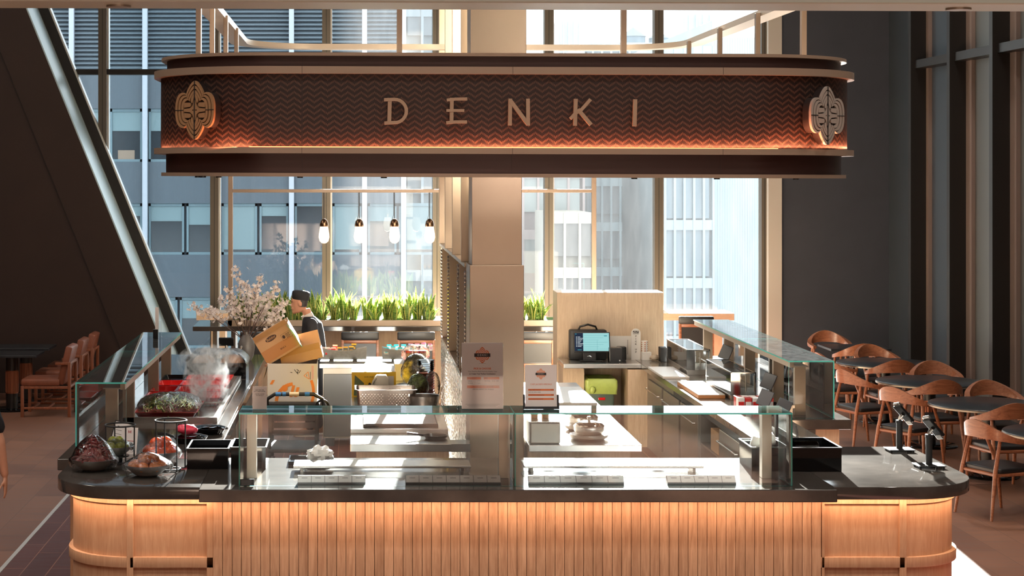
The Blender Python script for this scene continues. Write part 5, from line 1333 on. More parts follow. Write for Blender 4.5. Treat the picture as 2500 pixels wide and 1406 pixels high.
m = MB(); m.prism([(x0+.02,RZ+.01),(x0+.10,RZ+.01),(x0+.12,RZ+.13),(x0+.03,RZ+.21)],17.117,17.12,'y'); m.out('leaf_print', mat('carton_green',(92,104,66),.6), t, 0)
m = MB(); M_ = Matrix.Translation((x0+.20,17.118,RZ+.19)) @ Euler((PI/2,0,0)).to_matrix().to_4x4(); m.text('SAVE ONE TODAY', .019, M_, .0001); m.prism([(x0+.175+.016*math.cos(2*PI*k/14),RZ+.105+.032*math.sin(2*PI*k/14)) for k in range(14)],17.116,17.119,'y'); m.out('dark_print', K['ink'], t, 0)
m = MB(); m.text('VI', .05, Matrix.Translation((x0+.25,17.118,RZ+.12)) @ Euler((PI/2,0,0)).to_matrix().to_4x4(), .0001); m.out('red_print', mat('carton_red',(196,70,40),.5), t, 0); MB().box(x0+.33,x1-.02,17.117,17.12,RZ+.06,RZ+.2).out('white_panel', K['paper'], t, 0)
t = thing('sauce_jug', 'white plastic jug with a moulded handle in front of the yellow carton', 'jug', (.225,17.0,RZ))
m = MB(); m.prism([(.14,RZ),(.31,RZ),(.31,RZ+.19),(.285,RZ+.225),(.20,RZ+.225),(.175,RZ+.205)],16.94,17.06,'y',.012); m.out('body', mat('jug_white',(244,236,216),.35), t, 40); MB().box(.19,.275,16.935,16.945,RZ+.01,RZ+.13).out('label', mat('jug_label',(150,116,104),.6), t, 0); MB().tube([(.15,16.93,RZ+.13),(.165,16.92,RZ+.175),(.19,16.93,RZ+.205)],.011,8).out('handle', mat('jug_white2',(240,230,206),.35), t)
def bag(name, lb, c, r, sc, mt, seed, cat='bag', film=True, knot=True):
    t = thing(name, lb, cat, (c[0],c[1],c[2]-r*sc[2]))
    o = MB().sphere(c, r, 26, 16, sc, lambda d: 1+.10*noise.noise(d*2.5+Vector((seed,0,0)))+.07*noise.noise(d*8+Vector((seed,0,0)))).out('contents', mt, t, 30)
    if film:
        m = MB(); m.sphere(c, r*1.06, 26, 16, sc, lambda d: 1+.08*noise.noise(d*3+Vector((seed,5,0)))); m.out('plastic_bag', K['film'], t, 60)
    if knot:
        m = MB(); top = Vector((c[0],c[1],c[2]+r*sc[2])); m.loft([[top+Vector((q*(1+.4*noise.noise(Vector((a*3,k,seed))))*math.cos(a),q*.6*math.sin(a),k)) for a in [2*PI*i/12 for i in range(12)]] for q, k in ((.03,-.01),(.014,.02),(.03,.05),(.05,.085))], cap=False); m.out('tied_neck', K['film'], t, 60)
    return t
veg = mat('cut_greens',(126,144,72),.45,0,.6,38,.9,60,.02); veg2 = mat('pale_sprouts',(150,146,98),.5,0,.5,40,.9,70,.02); blk = mat('dark_noodle',(112,104,78),.5,0,.7,26,.9,60,.02); brn = mat('dried_flakes',(150,112,84),.5,0,.5,30,.9,60,.02)
bag('vegetable_bag', 'plastic bag of cut green vegetables right of the yellow carton', (.595,17.0,RZ+.115), .105, (.95,.75,1.1), veg, 1)
bag('vegetable_bag', 'low plastic bag of pale sprouts between the carton and the green bag', (.455,17.1,RZ+.065), .09, (1.1,.8,.75), veg2, 2, knot=False)
t = bag('noodle_bag', 'large clear bag of dark leaves behind the green vegetable bag', (.60,17.75,RZ+.17), .15, (.95,.7,1.15), blk, 3)
bag('seasoning_jar_bag', 'clear bag of red-lidded seasoning jars on the shelf by the partition', (.62,18.6,RZ+.265), .115, (1.35,.7,.85), K['film'], 4, film=False, knot=False)
t = thing('food_crate', 'pale crate raising the seasoning bag at the back of the work table', 'crate', (.6,18.6,RZ)); MB().box(.40,.77,18.4,18.85,RZ,RZ+.18,.006).out('crate', K['cardw'], t, 0)
for k, x in enumerate((.555,.635,.70)):
    o = MB(); o.lathe([(0,.0),(.034,0),(.034,.085),(0,.085)], seg=16); o.mi = 1; o.lathe([(0,.085),(.035,.085),(.035,.11),(0,.11)], seg=16); q = o.out('seasoning_jar', [brn, mat('jar_lid',(186,40,36),.4)]); q.location = (x,18.6,RZ+.19); tag(q, 'red-lidded seasoning jar inside the clear bag', 'jar', 'seasoning jars in the clear bag')
def bowlr():
    m = MB(); m.lathe([(0,0),(.06,0),(.085,.034),(.09,.036),(.09,.04),(.08,.038),(.056,.006),(0,.006)], seg=26); return m.out('lacquer_bowl', mat('copper_bowl',(178,110,96),.25,.4))
stack('lacquer_bowl', 'reddish metal bowl in the stack beside the partition', 'bowl', 'stacked reddish bowls', 8, bowlr, (.68,17.25,RZ), .026)
def cont():
    m = MB(); m.lathe([(0,0),(.07,0),(.082,.035),(.086,.035),(.086,.039),(0,.038)], seg=26); return m.out('clear_container', K['gclear'])
stack('clear_container', 'clear deli container stacked on the reddish bowls', 'container', 'clear deli containers', 5, cont, (.68,17.25,RZ+.225), .02)
bag('hanging_plastic_bag', 'crumpled empty clear plastic bag beside the stacked bowls', (.735,17.0,RZ+.13), .10, (.75,.5,1.3), K['film'], 6, film=False, knot=False)
t = thing('wooden_paddle', 'pale wooden paddle leaning near the round pan', 'paddle', (.70,15.9,RZ)); MB().tube([(.70,15.7,RZ+.01),(.765,15.75,RZ+.26)],.03,4,sq=(1,.22)).out('blade', K['ply'], t, 0)
t = thing('induction_tray', 'wide dark tray on the raised steel top behind the left glass case', 'tray', (.35,15.4,RZ)); MB().box(.06,.70,15.05,15.75,RZ,RZ+.025,.006).out('tray', K['dark'], t, 0)
MB().box(.075,.685,15.065,15.735,RZ+.025,RZ+.028).out('surface', K['steel_d'], t, 0)
t = thing('frying_pan', 'small black frying pan behind the left glass case', 'pan', (.55,14.98,RZ)); MB().lathe([(0,0),(.08,0),(.10,.03),(.105,.03),(.085,.004),(0,.004)],(.66,14.66,.90),24).out('pan', K['black'], t); MB().tube([(.57,14.66,.925),(.42,14.62,.95)],.011,8).out('handle', K['black'], t)
# right table
t = thing('metal_container', 'square dull steel container behind the specials sign', 'container', (1.54,14.55,.90)); MB().box(1.415,1.665,14.36,14.72,.90,1.075,.012).out('body', K['steel_d'], t, 0); MB().box(1.405,1.675,14.35,14.73,1.075,1.085,.003).out('rim', K['steel'], t, 0)
for k, x in enumerate((1.47,1.56)):
    o = MB(); o.lathe([(0,0),(.03,0),(.034,.05),(0,.05)], seg=18); q = o.out('sauce_tub', mat('tub_tan',(196,150,104),.5)); q.location = (x,14.55,1.086); tag(q, ('left','right')[k]+' small tan tub on the square steel container', 'tub')
def pot(lb, x, y):
    t = thing('lidded_pot', lb, 'pot', (x,y,.90)); c = (x,y,.90)
    MB().lathe([(0,0),(.12,0),(.155,.02),(.16,.035),(.16,.045),(.12,.045),(0,.04)], c, 36).out('saucer', K['steel_d'], t); MB().lathe([(0,.04),(.105,.045),(.125,.075),(.125,.105),(0,.105)], c, 36).out('body', K['steel'], t)
    l = MB().lathe([(.128,.105),(.13,.115),(.11,.135),(.06,.15),(0,.152)], c, 36).out('lid', K['steel_b'], t); MB().lathe([(0,.15),(.012,.15),(.012,.168),(.02,.178),(.012,.19),(0,.19)], c, 16).out('knob', K['steel_d'], l)
pot('nearer lidded steel pot on the right work table', X(1438,14.62), 14.62); pot('farther lidded steel pot on the right work table', X(1424,15.15), 15.15)
t = thing('cutting_board', 'large white cutting board on the right work table', 'board', (1.95,17.2,.90)); MB().box(1.50,2.28,16.65,17.9,.90,.94,.006).out('board', K['white'], t, 0)
# right worktop
t = thing('cutting_board', 'white board with orange-brown edge on the right worktop beside the small display case', 'board', (3.42,17.2,.95)); MB().box(3.27,3.53,16.85,17.95,.95,.985,.004).out('base', K['orange'] if 0 else mat('amber_edge',(206,142,92),.5), t, 0); MB().box(3.272,3.528,16.852,17.948,.985,.992).out('top', K['white'], t, 0)
t = thing('cutting_board', 'thin white board on the worktop corner near the till', 'board', (3.37,19.0,.95)); MB().box(3.22,3.5,18.5,19.45,.95,.975,.004).out('board', K['white'], t, 0)
def mini_case(lb, x0, x1, y0, y1):
    t = thing('countertop_case', lb, 'display case', ((x0+x1)/2,(y0+y1)/2,.95)); z0, z1 = .95, 1.22; b = .012
    m = MB(); m.box(x0,x1,y0,y1,z0,z0+.055,.002); m.out('base', K['steel'], t, 0)
    m = MB()
    for x in (x0,x1-b):
        for y in (y0,y1-b): m.box(x,x+b,y,y+b,z0+.05,z1)
    for y in (y0,y1-b): m.box(x0,x1,y,y+b,z1-b,z1)
    for x in (x0,x1-b): m.box(x,x+b,y0+b,y1-b,z1-b,z1)
    m.box(x0,x0+.09,y0-.001,y0+.012,z0+.05,z1-.005); m.out('frame', K['steel_b'], t, 0)
    m = MB(); m.box(x0+b,x1-b,y0+.003,y0+.008,z0+.05,z1-b); m.box(x0+.003,x0+.008,y0+b,y1-b,z0+.05,z1-b); m.box(x1-.008,x1-.003,y0+b,y1-b,z0+.05,z1-b); m.box(x0+b,x1-b,y0+b,y1-b,z1-.008,z1-.003); m.out('glass', K['glass'], t, 0)
    m = MB(); m.box(x0+.02,x1-.02,y0+.05,y1-.05,z0+.12,z0+.125); m.out('shelf', K['steel_b'], t, 0)
    m = MB()
    for x in (x0+.14,x0+.22): m.tube([(x,y0-.012,z0+.09),(x,y0-.016,z0+.2),(x+.0,y0+.0,z1-.03)],.006,8)
    m.out('handle', K['steel_d'], t)
mini_case('small steel-framed glass display case at the back of the right worktop', 3.54, 3.79, 18.87, 20.1); mini_case('small steel-framed glass display case nearer on the right worktop', 3.55, 3.79, 16.7, 17.9)
def tablet(lb, px, py, d, zb=.95, rz=-.5):
    x, z = X(px,d), Z(py,d); t = thing('label_tablet', lb, 'tablet', (x,d,zb))
    M_ = Matrix.Translation((x,d,z)) @ Euler((math.radians(-22),math.radians(18),rz)).to_matrix().to_4x4()
    MB().box(-.06,.06,-.006,.006,-.075,.075,.005,M_).out('screen', mat('slate_screen',(66,74,82),.2), t, 0)
    MB().tube([(x+.01,d+.01,z),(x+.03,d+.06,zb+.02)],.009,8).out('arm', K['steel_d'], t); MB().box(x-.02,x+.08,d+.02,d+.12,zb,zb+.02,.004).out('foot', K['black'], t, 0)
tablet('tilted dark label tablet between the two small display cases', 1772, 860, 18.4); tablet('tilted dark label tablet at the corner of the nearer display case', 1876, 930, 16.45)
tablet('tilted grey label tablet beside the red snack boxes', 1868, 972, 15.75); tablet('tilted grey label tablet at the right end of the front case', 1912, 996, 14.9)
o = None; rr = random.Random(4)
for k in range(10):
    m = MB() if k < 3 else None
    if m is not None:
        m.box(-.03,.03,-.045,.045,0,.11,.002); m.mi = 1; m.box(-.026,.026,-.0462,-.045,.02,.075); pk = m.out('snack_box', [K['paper'] if k else K['red'], K['red'] if k else K['paper']], None, 0)
        protosb = (protosb + [pk]) if k else [pk]; q = pk
    else: q = protosb[k % 3].copy(); COL.objects.link(q)
    q.location = (3.53+.066*(k % 5)-.02, 16.2-.1*(k//5), .95); tag(q, 'small red and white snack box in the row on the right worktop', 'box', 'red and white snack boxes')
t = thing('slim_terminal', 'slim black upright device at the right end of the front case', 'device', (3.26,13.6,CT)); MB().box(3.20,3.30,13.5,13.6,CT,CT+.02,.004).out('base', K['black'], t, 0); MB().box(3.22,3.285,13.53,13.57,CT+.02,CT+.31,.006).out('body', K['black'], t, 0)
bag('bread_bag', 'clear bag with a purple print beside the slim black device', (3.36,13.62,CT+.12), .075, (.8,.8,1.5), K['film'], 8, film=False, knot=False)
t = thing('shipping_carton', 'brown carton marked PLASTIC in the open bay under the right worktop', 'box', (3.4,16.4,.53))
x0 = 3.30; MB().box(x0,3.56,16.05,16.4,.535,.74,.003).out('carton', K['card'], t, 0); MB().box(x0+.03,3.53,16.047,16.05,.665,.71).out('red_band', mat('red_band',(206,66,56),.5), t, 0)
m = MB(); m.text('PLASTIC', .05, Matrix.Translation((3.43,16.047,.635)) @ Euler((PI/2,0,0)).to_matrix().to_4x4(), .0002, bold=.001); m.out('print', K['ink'], t, 0)
# ================================================================ CHECKOUT
DY = 20.2
t = thing('till_screen', 'black till touchscreen showing a blue order page', 'monitor', (X(1443,DY),DY,.95)); xm = X(1445,DY); zm = Z(835,DY)
M_ = Matrix.Translation((xm,DY,zm)) @ Euler((math.radians(-12),0,0)).to_matrix().to_4x4()
sb = MB().box(-.21,.21,0,.025,-.115,.115,.006,M_).out('display', K['black'], t, 0)
m = MB(); m.box(-.198,-.10,-.0015,.0,-.103,.103,0,M_); m.out('menu_panel', emis('screen_navy',(38,48,66),.8), sb, 0)
m = MB(); m.box(-.10,.198,-.0015,.0,-.103,.103,0,M_); m.out('page', emis('screen_teal',(150,204,204),.85), sb, 0)
m = MB()
for k in range(8): m.box(-.18,-.172,-.0025,-.001,.055-k*.0155,.062-k*.0155,0,M_); m.box(-.163,-.163+.03+.012*((k*7)%4),-.0025,-.001,.0565-k*.0155,.0605-k*.0155,0,M_)
m.out('menu_lines', emis('screen_white',(230,236,240),.9), sb, 0)
m = MB()
for k in range(7): m.box(-.09,.18-.05*(k%3),-.0025,-.001,.075-k*.026,.0765-k*.026,0,M_)
m.box(.14,.175,-.0025,-.001,.066,.076,0,M_); m.box(.06,.0615,-.0025,-.001,-.09,.02,0,M_); m.box(-.19,-.175,-.0025,-.001,.088,.098,0,M_); m.box(-.165,-.12,-.0025,-.001,-.093,-.085,0,M_)
m.out('page_lines', emis('screen_dark_teal',(70,150,160),.7), sb, 0)
MB().obox((xm-.01,DY+.05,.955+.006),(.26,.18,.012),(0,0,0),.004).out('foot', K['black'], t, 0); MB().obox((xm-.02,DY+.06,1.04),(.15,.05,.18),(-.1,0,0),.006).out('stand', K['black'], t, 0)
m = MB(); M2 = Matrix.Translation((xm-.02,DY+.028,1.005)); m.tube([(xm-.05,DY+.02,1.01),(xm-.02,DY+.015,1.015),(xm+.0,DY+.015,1.0)],.006,6); m.out('logo_badge', K['steel_b'], t)
t = thing('black_bag', 'black bag with a loop handle leaning behind the till screen', 'bag', (X(1432,20.5),20.48,.95)); x0, x1 = X(1390,20.45), X(1480,20.45)
MB().box(x0,x1,20.38,20.55,.95,1.295,.02).out('body', K['blackm'], t, 40); xm2 = (x0+x1)/2; MB().tube([(xm2-.11,20.46,1.285),(xm2-.09,20.45,1.33),(xm2,20.44,1.355),(xm2+.09,20.45,1.33),(xm2+.11,20.46,1.285)],.012,8).out('handle', K['black'], t)
t = thing('receipt_printer', 'black cube receipt printer right of the till screen', 'printer', (X(1503,20.12),20.15,.95)); x0, x1 = X(1488,20.1), X(1519,20.1)
MB().box(x0,x1,20.1,20.26,.95,1.115,.006).out('body', K['black'], t, 0); MB().box(x0+.02,x1-.02,20.14,20.22,1.115,1.118).out('paper_slot', K['steel_d'], t, 0); MB().box(x1-.035,x1-.02,20.098,20.101,.965,.98).out('badge', K['white'], t, 0)
t = thing('napkin_dispenser', 'black rounded box behind the receipt printer', 'dispenser', (X(1523,20.3),20.36,.95)); MB().box(X(1508,20.3),X(1530,20.3),20.3,20.42,.95,1.11,.015).out('body', K['black'], t, 40)
t = thing('counter_backboard', 'white acrylic panel leaning behind the printer', 'panel', (X(1512,20.5),20.52,.95)); MB().box(X(1484,20.5),X(1543,20.5),20.52,20.53,.95,1.215).out('panel', K['white'], t, 0)
m = MB(); m.text('chopsticks are behind', .012, Matrix.Translation((X(1533,20.5),20.518,1.07)) @ Euler((0,-PI/2,0)).to_matrix().to_4x4() @ Euler((PI/2,0,0)).to_matrix().to_4x4(), .0002) if False else m.box(X(1532.4,20.5),X(1533.2,20.5),20.518,20.52,1.0,1.17); m.out('print', K['ink'], t, 0)
t = thing('pickup_sign', 'white rounded MOBILE ORDER PICK UP sign on the checkout counter', 'sign', (X(1552.5,20.4),20.4,.95)); xc = X(1552.5,20.4); w = .054; zt = Z(802,20.4)
m = MB(); m.prism([(xc-w,.95),(xc+w,.95)]+[(xc+w*math.cos(a),zt-w+w*math.sin(a)) for a in [PI*k/14 for k in range(15)]],20.4,20.408,'y'); m.out('board', K['white'], t, 0)
m = MB(); RM = Euler((PI/2,0,0)).to_matrix().to_4x4()
def PT(s, size, y): m.text(s, size, Matrix.Translation((xc,20.3985,y)) @ RM, .0002, bold=.0007)
PT('MOBILE',.021,zt-.034); PT('ORDER',.021,zt-.051); m.box(xc-.036,xc+.036,20.3985,20.4,zt-.068,zt-.066)
for k, ch in enumerate('PICK UP'):
    if ch != ' ': PT(ch,.026,zt-.09-.0305*k)
m.out('print', K['ink'], t, 0)
t = thing('white_box', 'small white box under the spotted paper cups', 'box', (X(1577,20.4),20.4,.95)); MB().box(X(1565.5,20.4),X(1588,20.4),20.33,20.43,.95,1.043,.003).out('box', K['white'], t, 0)
def pcup():
    m = MB(); m.lathe([(0,0),(.032,0),(.037,.03),(.039,.032),(.036,.033),(.03,.004),(0,.004)], seg=20); m.mi = 1
    for k in range(5): a = k*1.2566-1.6; m.obox((.0352*math.cos(a),.0352*math.sin(a),.015),(.004,.016,.008),(0,0,a))
    return m.out('paper_cup', [K['white'], mat('cup_brown',(176,96,66),.6)])
stack('paper_cup', 'white paper cup with brown spots stacked on the small white box', 'cup', 'spotted paper cups', 5, pcup, (X(1573,20.4),20.38,1.043), .024)
o = MB().sphere((0,0,0),.06,18,10,(1.1,.8,.5), lambda d: 1+.4*noise.noise(d*4)).out('wrapped_cutlery', mat('crumpled_wrap',(188,172,150),.4), None, 30); o.location = (X(1600,20.3),20.3,.985); tag(o, 'crumpled bundle of wrapped cutlery beside the small white box', 'cutlery')
t = thing('speaker_box', 'small upright black box at the right end of the checkout counter', 'box', (X(1618,20.2),20.2,.95)); MB().box(X(1611,20.2),X(1629,20.2),20.15,20.3,.95,1.115,.004).out('body', K['blackm'], t, 0)
t = thing('waste_bin', 'grey-green waste bin with a lime bag under the checkout counter', 'bin', (2.79,20.2,0))
m = MB(); A = rrect(2.635,2.945,20.03,20.42,.03,4); B = rrect(2.665,2.915,20.06,20.39,.03,4); m.loft([[(p[0],p[1],.0) for p in B],[(p[0],p[1],.72) for p in A]]); m.out('bin', mat('bin_green',(76,92,84),.5), t, 40)
m = MB(); rings = []
for k, (o_, z) in enumerate(((.016,.605),(.024,.63),(.03,.69),(.026,.755),(.0,.775),(-.02,.76),(-.03,.70))):
    rings.append([(p[0]+.012*noise.noise(Vector((p[0]*20,p[1]*20,k))), p[1]+.012*noise.noise(Vector((p[0]*20,p[1]*20,k+9))), z+(.03*noise.noise(Vector((p[0]*9,p[1]*9,k*.6))) if k < 2 else 0)) for p in rrect(2.635-o_,2.945+o_,20.03-o_,20.42+o_,.03,8)])
m.loft(rings, cap=False); m.out('bag', mat('lime_bag',(176,196,104),.35,0,.08,12,.4,30,.01), t, 50)
MB().sphere((2.68,19.985,.65),.032,12,8,(1,.6,1.3),lambda d:1+.3*noise.noise(d*3)).out('bag_knot', mat('lime_bag2',(172,192,100),.35), t, 40); MB().box(2.75,2.83,20.022,20.032,.53,.56,.006).out('badge', K['red'], t, 0)
# ================================================================ PEOPLE
def solid(name, parts, mt, parent, vox=.012, smooth=6, local=False):
    """one continuous surface: the limb and body masses fused and smoothed"""
    m = MB(); parts(m); me = bpy.data.meshes.new('tmp'); m.bm.to_mesh(me); m.bm.free(); o = bpy.data.objects.new('tmp', me); COL.objects.link(o)
    r = o.modifiers.new('r', 'REMESH'); r.mode = 'VOXEL'; r.voxel_size = vox; s = o.modifiers.new('s', 'SMOOTH'); s.iterations = smooth; s.factor = .5
    dg = bpy.context.evaluated_depsgraph_get(); dg.update(); me2 = bpy.data.meshes.new_from_object(o.evaluated_get(dg)); bpy.data.objects.remove(o); bpy.data.meshes.remove(me)
    me2.materials.clear(); me2.materials.append(mt); q = bpy.data.objects.new(name, me2); COL.objects.link(q); q.parent = parent
    if not local: me2.transform(Matrix.Translation(-Vector(parent.location)))
    me2.polygons.foreach_set('use_smooth', [True]*len(me2.polygons)); return q
def limb(m, pts, rs):
    pts = [Vector(p) for p in pts]; m.tube(pts, 1, 12, radii=rs)
    for p, r in zip(pts, rs): m.sphere(p, r*.98, 12, 8)
def head(m, c, fwd, pitch=0.0, s=1.0):
    """head built from stacked profile rings; fwd = angle of the face direction in plan"""
    M_ = Matrix.Translation(c) @ Euler((0,0,fwd)).to_matrix().to_4x4() @ Euler((0,pitch,0)).to_matrix().to_4x4()
    prof = [(-.118,.052,.020,.030),(-.110,.082,-.005,.046),(-.095,.090,-.045,.056),(-.075,.088,-.066,.062),(-.05,.087,-.080,.067),(-.02,.086,-.092,.072),(.01,.086,-.098,.075),(.04,.090,-.098,.077),(.07,.086,-.092,.074),(.095,.070,-.075,.062),(.112,.042,-.045,.042),(.12,.01,-.012,.012)]
    rings = []
    for z, f, b, w in prof:
        cx_, ax = (f+b)/2, (f-b)/2; rings.append([M_ @ (Vector((cx_+ax*math.cos(a), w*math.sin(a)*(1-.12*max(0,math.cos(a))), z))*s) for a in [2*PI*k/20 for k in range(20)]])
    m.loft(rings)
    def P(x, y, z): return M_ @ (Vector((x,y,z))*s)
    m.loft([[P(.07,-.012,.03),P(.07,.012,.03),P(.094,0,.03)],[P(.07,-.018,-.008),P(.07,.018,-.008),P(.112,0,-.004)],[P(.07,-.022,-.026),P(.07,.022,-.026),P(.124,0,-.024)],[P(.07,-.018,-.038),P(.07,.018,-.038),P(.108,0,-.036)]])
    m.tube([P(.078,-.024,-.056),P(.103,0,-.055),P(.078,.024,-.056)],.010*s,8); m.tube([P(.078,-.02,-.068),P(.099,0,-.071),P(.078,.02,-.068)],.010*s,8); m.sphere(P(.080,0,-.100),.026*s,10,8)
    m.tube([P(.075,-.05,.036),P(.088,-.02,.04),P(.090,0,.034),P(.088,.02,.04),P(.075,.05,.036)],.009*s,8)
    for e in (-1,1): m.sphere(P(-.008,e*.078,-.008),.030*s,12,8,(.75,.35,1.1)); m.sphere(P(-.012,e*.076,-.03),.014*s,8,6)
    return P
def hand(m, w, d, n, s=1.0, curl=.35):
    """wrist point w, finger direction d, palm normal n: palm, four fingers of different length and a thumb from the palm's side"""
    w, d, n = Vector(w), Vector(d).normalized(), Vector(n); n = (n - d*n.dot(d)).normalized(); a = d.cross(n)
    m.loft([[w+a*(.026*s*q)*math.cos(t)+n*(.015*s*k)*math.sin(t)+d*(l*s) for t in [2*PI*i/12 for i in range(12)]] for q, k, l in ((.8,1.1,0),(1.2,1.1,.03),(1.55,1.0,.065),(1.55,.85,.088))])
    for i, (o, L) in enumerate(((-.030,.072),(-.010,.082),(.010,.077),(.029,.060))):
        p = w+d*.085*s+a*o*s; pts = [p-d*.02*s]; ang = 0; dd = d.copy()
        for k, f in enumerate((.45,.32,.23)):
            pts.append(pts[-1]+dd*(L*f*s+(.02*s if k == 0 else 0))); ang = curl*(.6+.5*k); dd = (dd*math.cos(ang)+n*math.sin(ang)).normalized()
        m.tube(pts,.008,8,radii=[.0095*s,.0088*s,.008*s,.0065*s])
    p = w+d*.03*s-a*.03*s; m.tube([p+a*.012*s,p+(d*.5-a*.55+n*.3)*.035*s,p+(d*.9-a*.6+n*.5)*.062*s],.009,8,radii=[.012*s,.0105*s,.008*s])
# ---- chef, seen from the side, facing left
cx_, cyy = -.53, 20.9
ch = thing('person', 'person in a dark chef jacket and black skull cap standing behind the boxes, facing left', 'person', (cx_,cyy,0))
HC = Vector((-.675,cyy,1.575))
def V(x, y, z): return Vector((x, cyy+y, z))
arms = {}
for s in (-1,1): arms[s] = [V(-.535,s*.17,1.335),V(-.49,s*.225,1.075),V(-.70,s*.18,.985),V(-.745,s*.165,.985)]
def body(m):
    P = head(m, HC, PI, .16); m.tube([V(-.60,0,1.50),V(-.575,0,1.42),V(-.55,0,1.36)],.055,14,radii=[.052,.054,.066])
    m.loft([[V(cx2+a*math.cos(t), b*math.sin(t), z) for t in [2*PI*k/22 for k in range(22)]] for cx2, a, b, z in ((-.545,.06,.10,1.38),(-.53,.095,.175,1.32),(-.525,.115,.185,1.2),(-.51,.115,.165,1.08),(-.505,.12,.165,.95),(-.505,.11,.16,.86))])
    for s in (-1,1):
        limb(m, arms[s][:3], [.052,.042,.029]); hand(m, arms[s][3], (-.9,0,-.2), (0,-s*.4,-1), 1, .5)
        limb(m, [V(-.505,s*.085,.87),V(-.52,s*.09,.48),V(-.50+.05*s,s*.09,.08)], [.085,.058,.04]); limb(m, [V(-.50+.05*s,s*.09,.045),V(-.62+.05*s,s*.09,.03)], [.038,.03])
bd = solid('body', body, K['skin'], ch, .0075, 4)
def jacket(m):
    m.loft([[V(cx2+a*math.cos(t), b*math.sin(t), z) for t in [2*PI*k/22 for k in range(22)]] for cx2, a, b, z in ((-.566,.074,.078,1.415),(-.548,.088,.13,1.385),(-.525,.118,.20,1.34),(-.515,.135,.215,1.22),(-.50,.138,.20,1.08),(-.495,.145,.195,.95),(-.495,.15,.195,.83))])
    for s in (-1,1): limb(m, [V(-.53,s*.175,1.335),V(-.485,s*.228,1.075),V(-.66,s*.185,.99)], [.075,.066,.05])
solid('jacket', jacket, K['navy'], ch, .011, 6)
m = MB(); Mc = Matrix.Translation(V(-.583,0,1.418)) @ Euler((0,math.radians(-24),0)).to_matrix().to_4x4()
m.loft([[Mc @ Vector((r*math.cos(t), r*.93*math.sin(t), z)) for t in [2*PI*i/24 for i in range(24)]] for r, z in ((.074,-.03),(.069,.022),(.064,.022),(.068,-.03))], loop=True); m.out('collar', mat('white_collar',(226,222,216),.7), ch, 60)
def cap_(m):
    M_ = Matrix.Translation(HC) @ Euler((0,.12,0)).to_matrix().to_4x4()
    m.loft([[M_ @ Vector((.006+a*math.cos(t), b*math.sin(t), z)) for t in [2*PI*k/24 for k in range(24)]] for a, b, z in ((.100,.081,.036),(.104,.084,.042),(.108,.088,.10),(.105,.085,.128),(.08,.065,.143),(.03,.025,.149))])
m = MB(); cap_(m); m.out('cap', mat('black_cap',(22,21,24),.8), ch, 50)
def hair_(m):
    m.loft([[HC + Vector((.016+a*math.cos(t), b*math.sin(t), z)) for t in [PI*(k/14)-PI/2 for k in range(15)]]+[HC + Vector((.016+a*.9*math.cos(t), b*.9*math.sin(t), z)) for t in [PI/2-PI*(k/14) for k in range(15)]] for a, b, z in ((.070,.072,-.048),(.077,.075,-.03),(.083,.0805,.01),(.086,.082,.05))])
m = MB(); hair_(m); m.out('hair', K['hair'], ch, 50)
m = MB()
for s in (-1,1): m.sphere(HC+Vector((-.082,s*.031,.018)),.011,10,8); m.tube([HC+Vector((-.086,s*.05,.035)),HC+Vector((-.093,s*.03,.041)),HC+Vector((-.093,s*.015,.037))],.003,6)
m.out('eyes_and_brows', K['hair'], ch)
m = MB(); m.loft([[V(-.497+a*math.cos(t), b*math.sin(t), z) for t in [2*PI*k/24 for k in range(24)]] for a, b, z in ((.157,.203,.93),(.16,.207,.86),(.17,.215,.70),(.18,.225,.50),(.175,.215,.495),(.15,.198,.93))]); m.out('apron', K['apron'], ch, 50)
m = MB(); m.tube([V(-.497+.159*math.cos(t), .206*math.sin(t), .925) for t in [2*PI*k/28 for k in range(28)]],.005,6,closed=True); m.tube([V(-.34,.02,.92),V(-.32,.03,.80),V(-.325,.02,.72)],.004,6); m.out('apron_string', K['paper'], ch)
def trou(m):
    for s in (-1,1): limb(m, [V(-.505,s*.085,.88),V(-.515,s*.092,.48),V(-.50+.05*s,s*.09,.11)], [.105,.078,.062])
solid('trousers', trou, mat('black_trousers',(26,26,29),.85), ch, .014, 5)
for s in (-1,1):
    m = MB(); x = -.50+.05*s
    m.loft([[V(x+cc+a*math.cos(t), s*.09+b*math.sin(t), z) for t in [2*PI*k/18 for k in range(18)]] for cc, a, b, z in ((-.05,.14,.048,.022),(-.05,.142,.05,.035),(-.045,.132,.047,.06),(-.005,.08,.045,.095),(.005,.06,.042,.12))])
    sh = m.out('shoe', mat('brown_shoe',(112,78,58),.5), ch, 60); MB().loft([[V(x-.05+.145*math.cos(t), s*.09+.052*math.sin(t), z) for t in [2*PI*k/18 for k in range(18)]] for z in (0,.024)]).out('sole', K['white'], sh, 40)
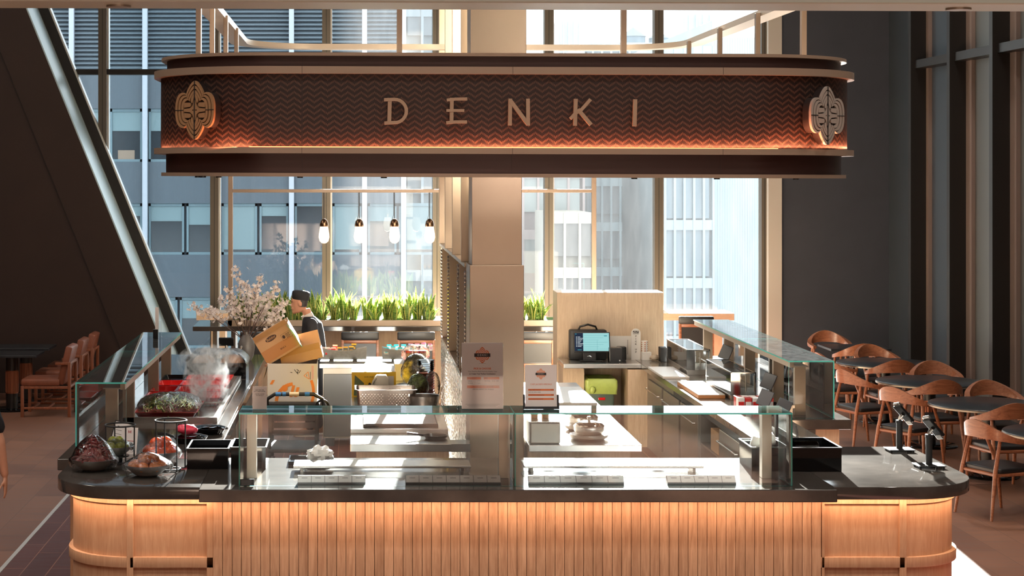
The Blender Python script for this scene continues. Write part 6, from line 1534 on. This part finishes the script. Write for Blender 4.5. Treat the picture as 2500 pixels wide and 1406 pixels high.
# ---- passer-by at the left edge: only a forearm and hand come into view
px_, py_ = -2.918, 13.0
pb = thing('person', 'person in a black short-sleeved shirt cut by the left edge, arm hanging', 'person', (px_,py_,0))
def W(x, y, z): return Vector((px_+x, py_+y, z))
def body2(m):
    head(m, W(0,.0,1.63), PI/2, 0); m.tube([W(0,-.02,1.53),W(0,-.02,1.44)],.058,14,radii=[.055,.066])
    m.loft([[W(a*math.cos(t), -.02+b*math.sin(t), z) for t in [2*PI*k/22 for k in range(22)]] for a, b, z in ((.11,.07,1.46),(.19,.10,1.40),(.195,.115,1.25),(.165,.10,1.08),(.17,.11,.92),(.16,.11,.86))])
    for s in (-1,1):
        limb(m, [W(s*.20,-.02,1.39),W(s*.285,-.01,1.12),W(s*.315,.03,.885)], [.056,.046,.031]); hand(m, W(s*.318,.034,.87), (0.02*s,.06,-1), (-s,0,0), 1.05, .3)
        limb(m, [W(s*.095,-.02,.88),W(s*.10,0,.48),W(s*.10,-.03,.08)], [.09,.06,.042]); limb(m, [W(s*.10,-.03,.045),W(s*.10,.10,.03)], [.04,.032])
solid('body', body2, K['skin'], pb, .009, 4)
def shirt2(m):
    m.loft([[W(a*math.cos(t), -.02+b*math.sin(t), z) for t in [2*PI*k/22 for k in range(22)]] for a, b, z in ((.10,.09,1.47),(.205,.12,1.41),(.215,.135,1.25),(.19,.125,1.08),(.195,.13,.88))])
    for s in (-1,1): limb(m, [W(s*.20,-.02,1.385),W(s*.262,-.01,1.235)], [.075,.068])
solid('shirt', shirt2, K['navy'], pb, .012, 5)
def tr2(m):
    for s in (-1,1): limb(m, [W(s*.095,-.02,.90),W(s*.10,0,.48),W(s*.10,-.03,.09)], [.11,.08,.065])
solid('trousers', tr2, mat('grey_trousers',(52,54,60),.85), pb, .014, 5)
for s in (-1,1):
    m = MB(); m.loft([[W(s*.10+b*math.sin(t), .04+a*math.cos(t), z) for t in [2*PI*k/18 for k in range(18)]] for a, b, z in ((.14,.05,0),(.14,.052,.035),(.12,.048,.07),(.07,.045,.10))]); m.out('shoe', K['black'], pb, 60)
m = MB(); m.sphere(W(0,-.01,1.665),.1,18,12,(.8,1,.92)); m.out('hair', K['hair'], pb, 60)
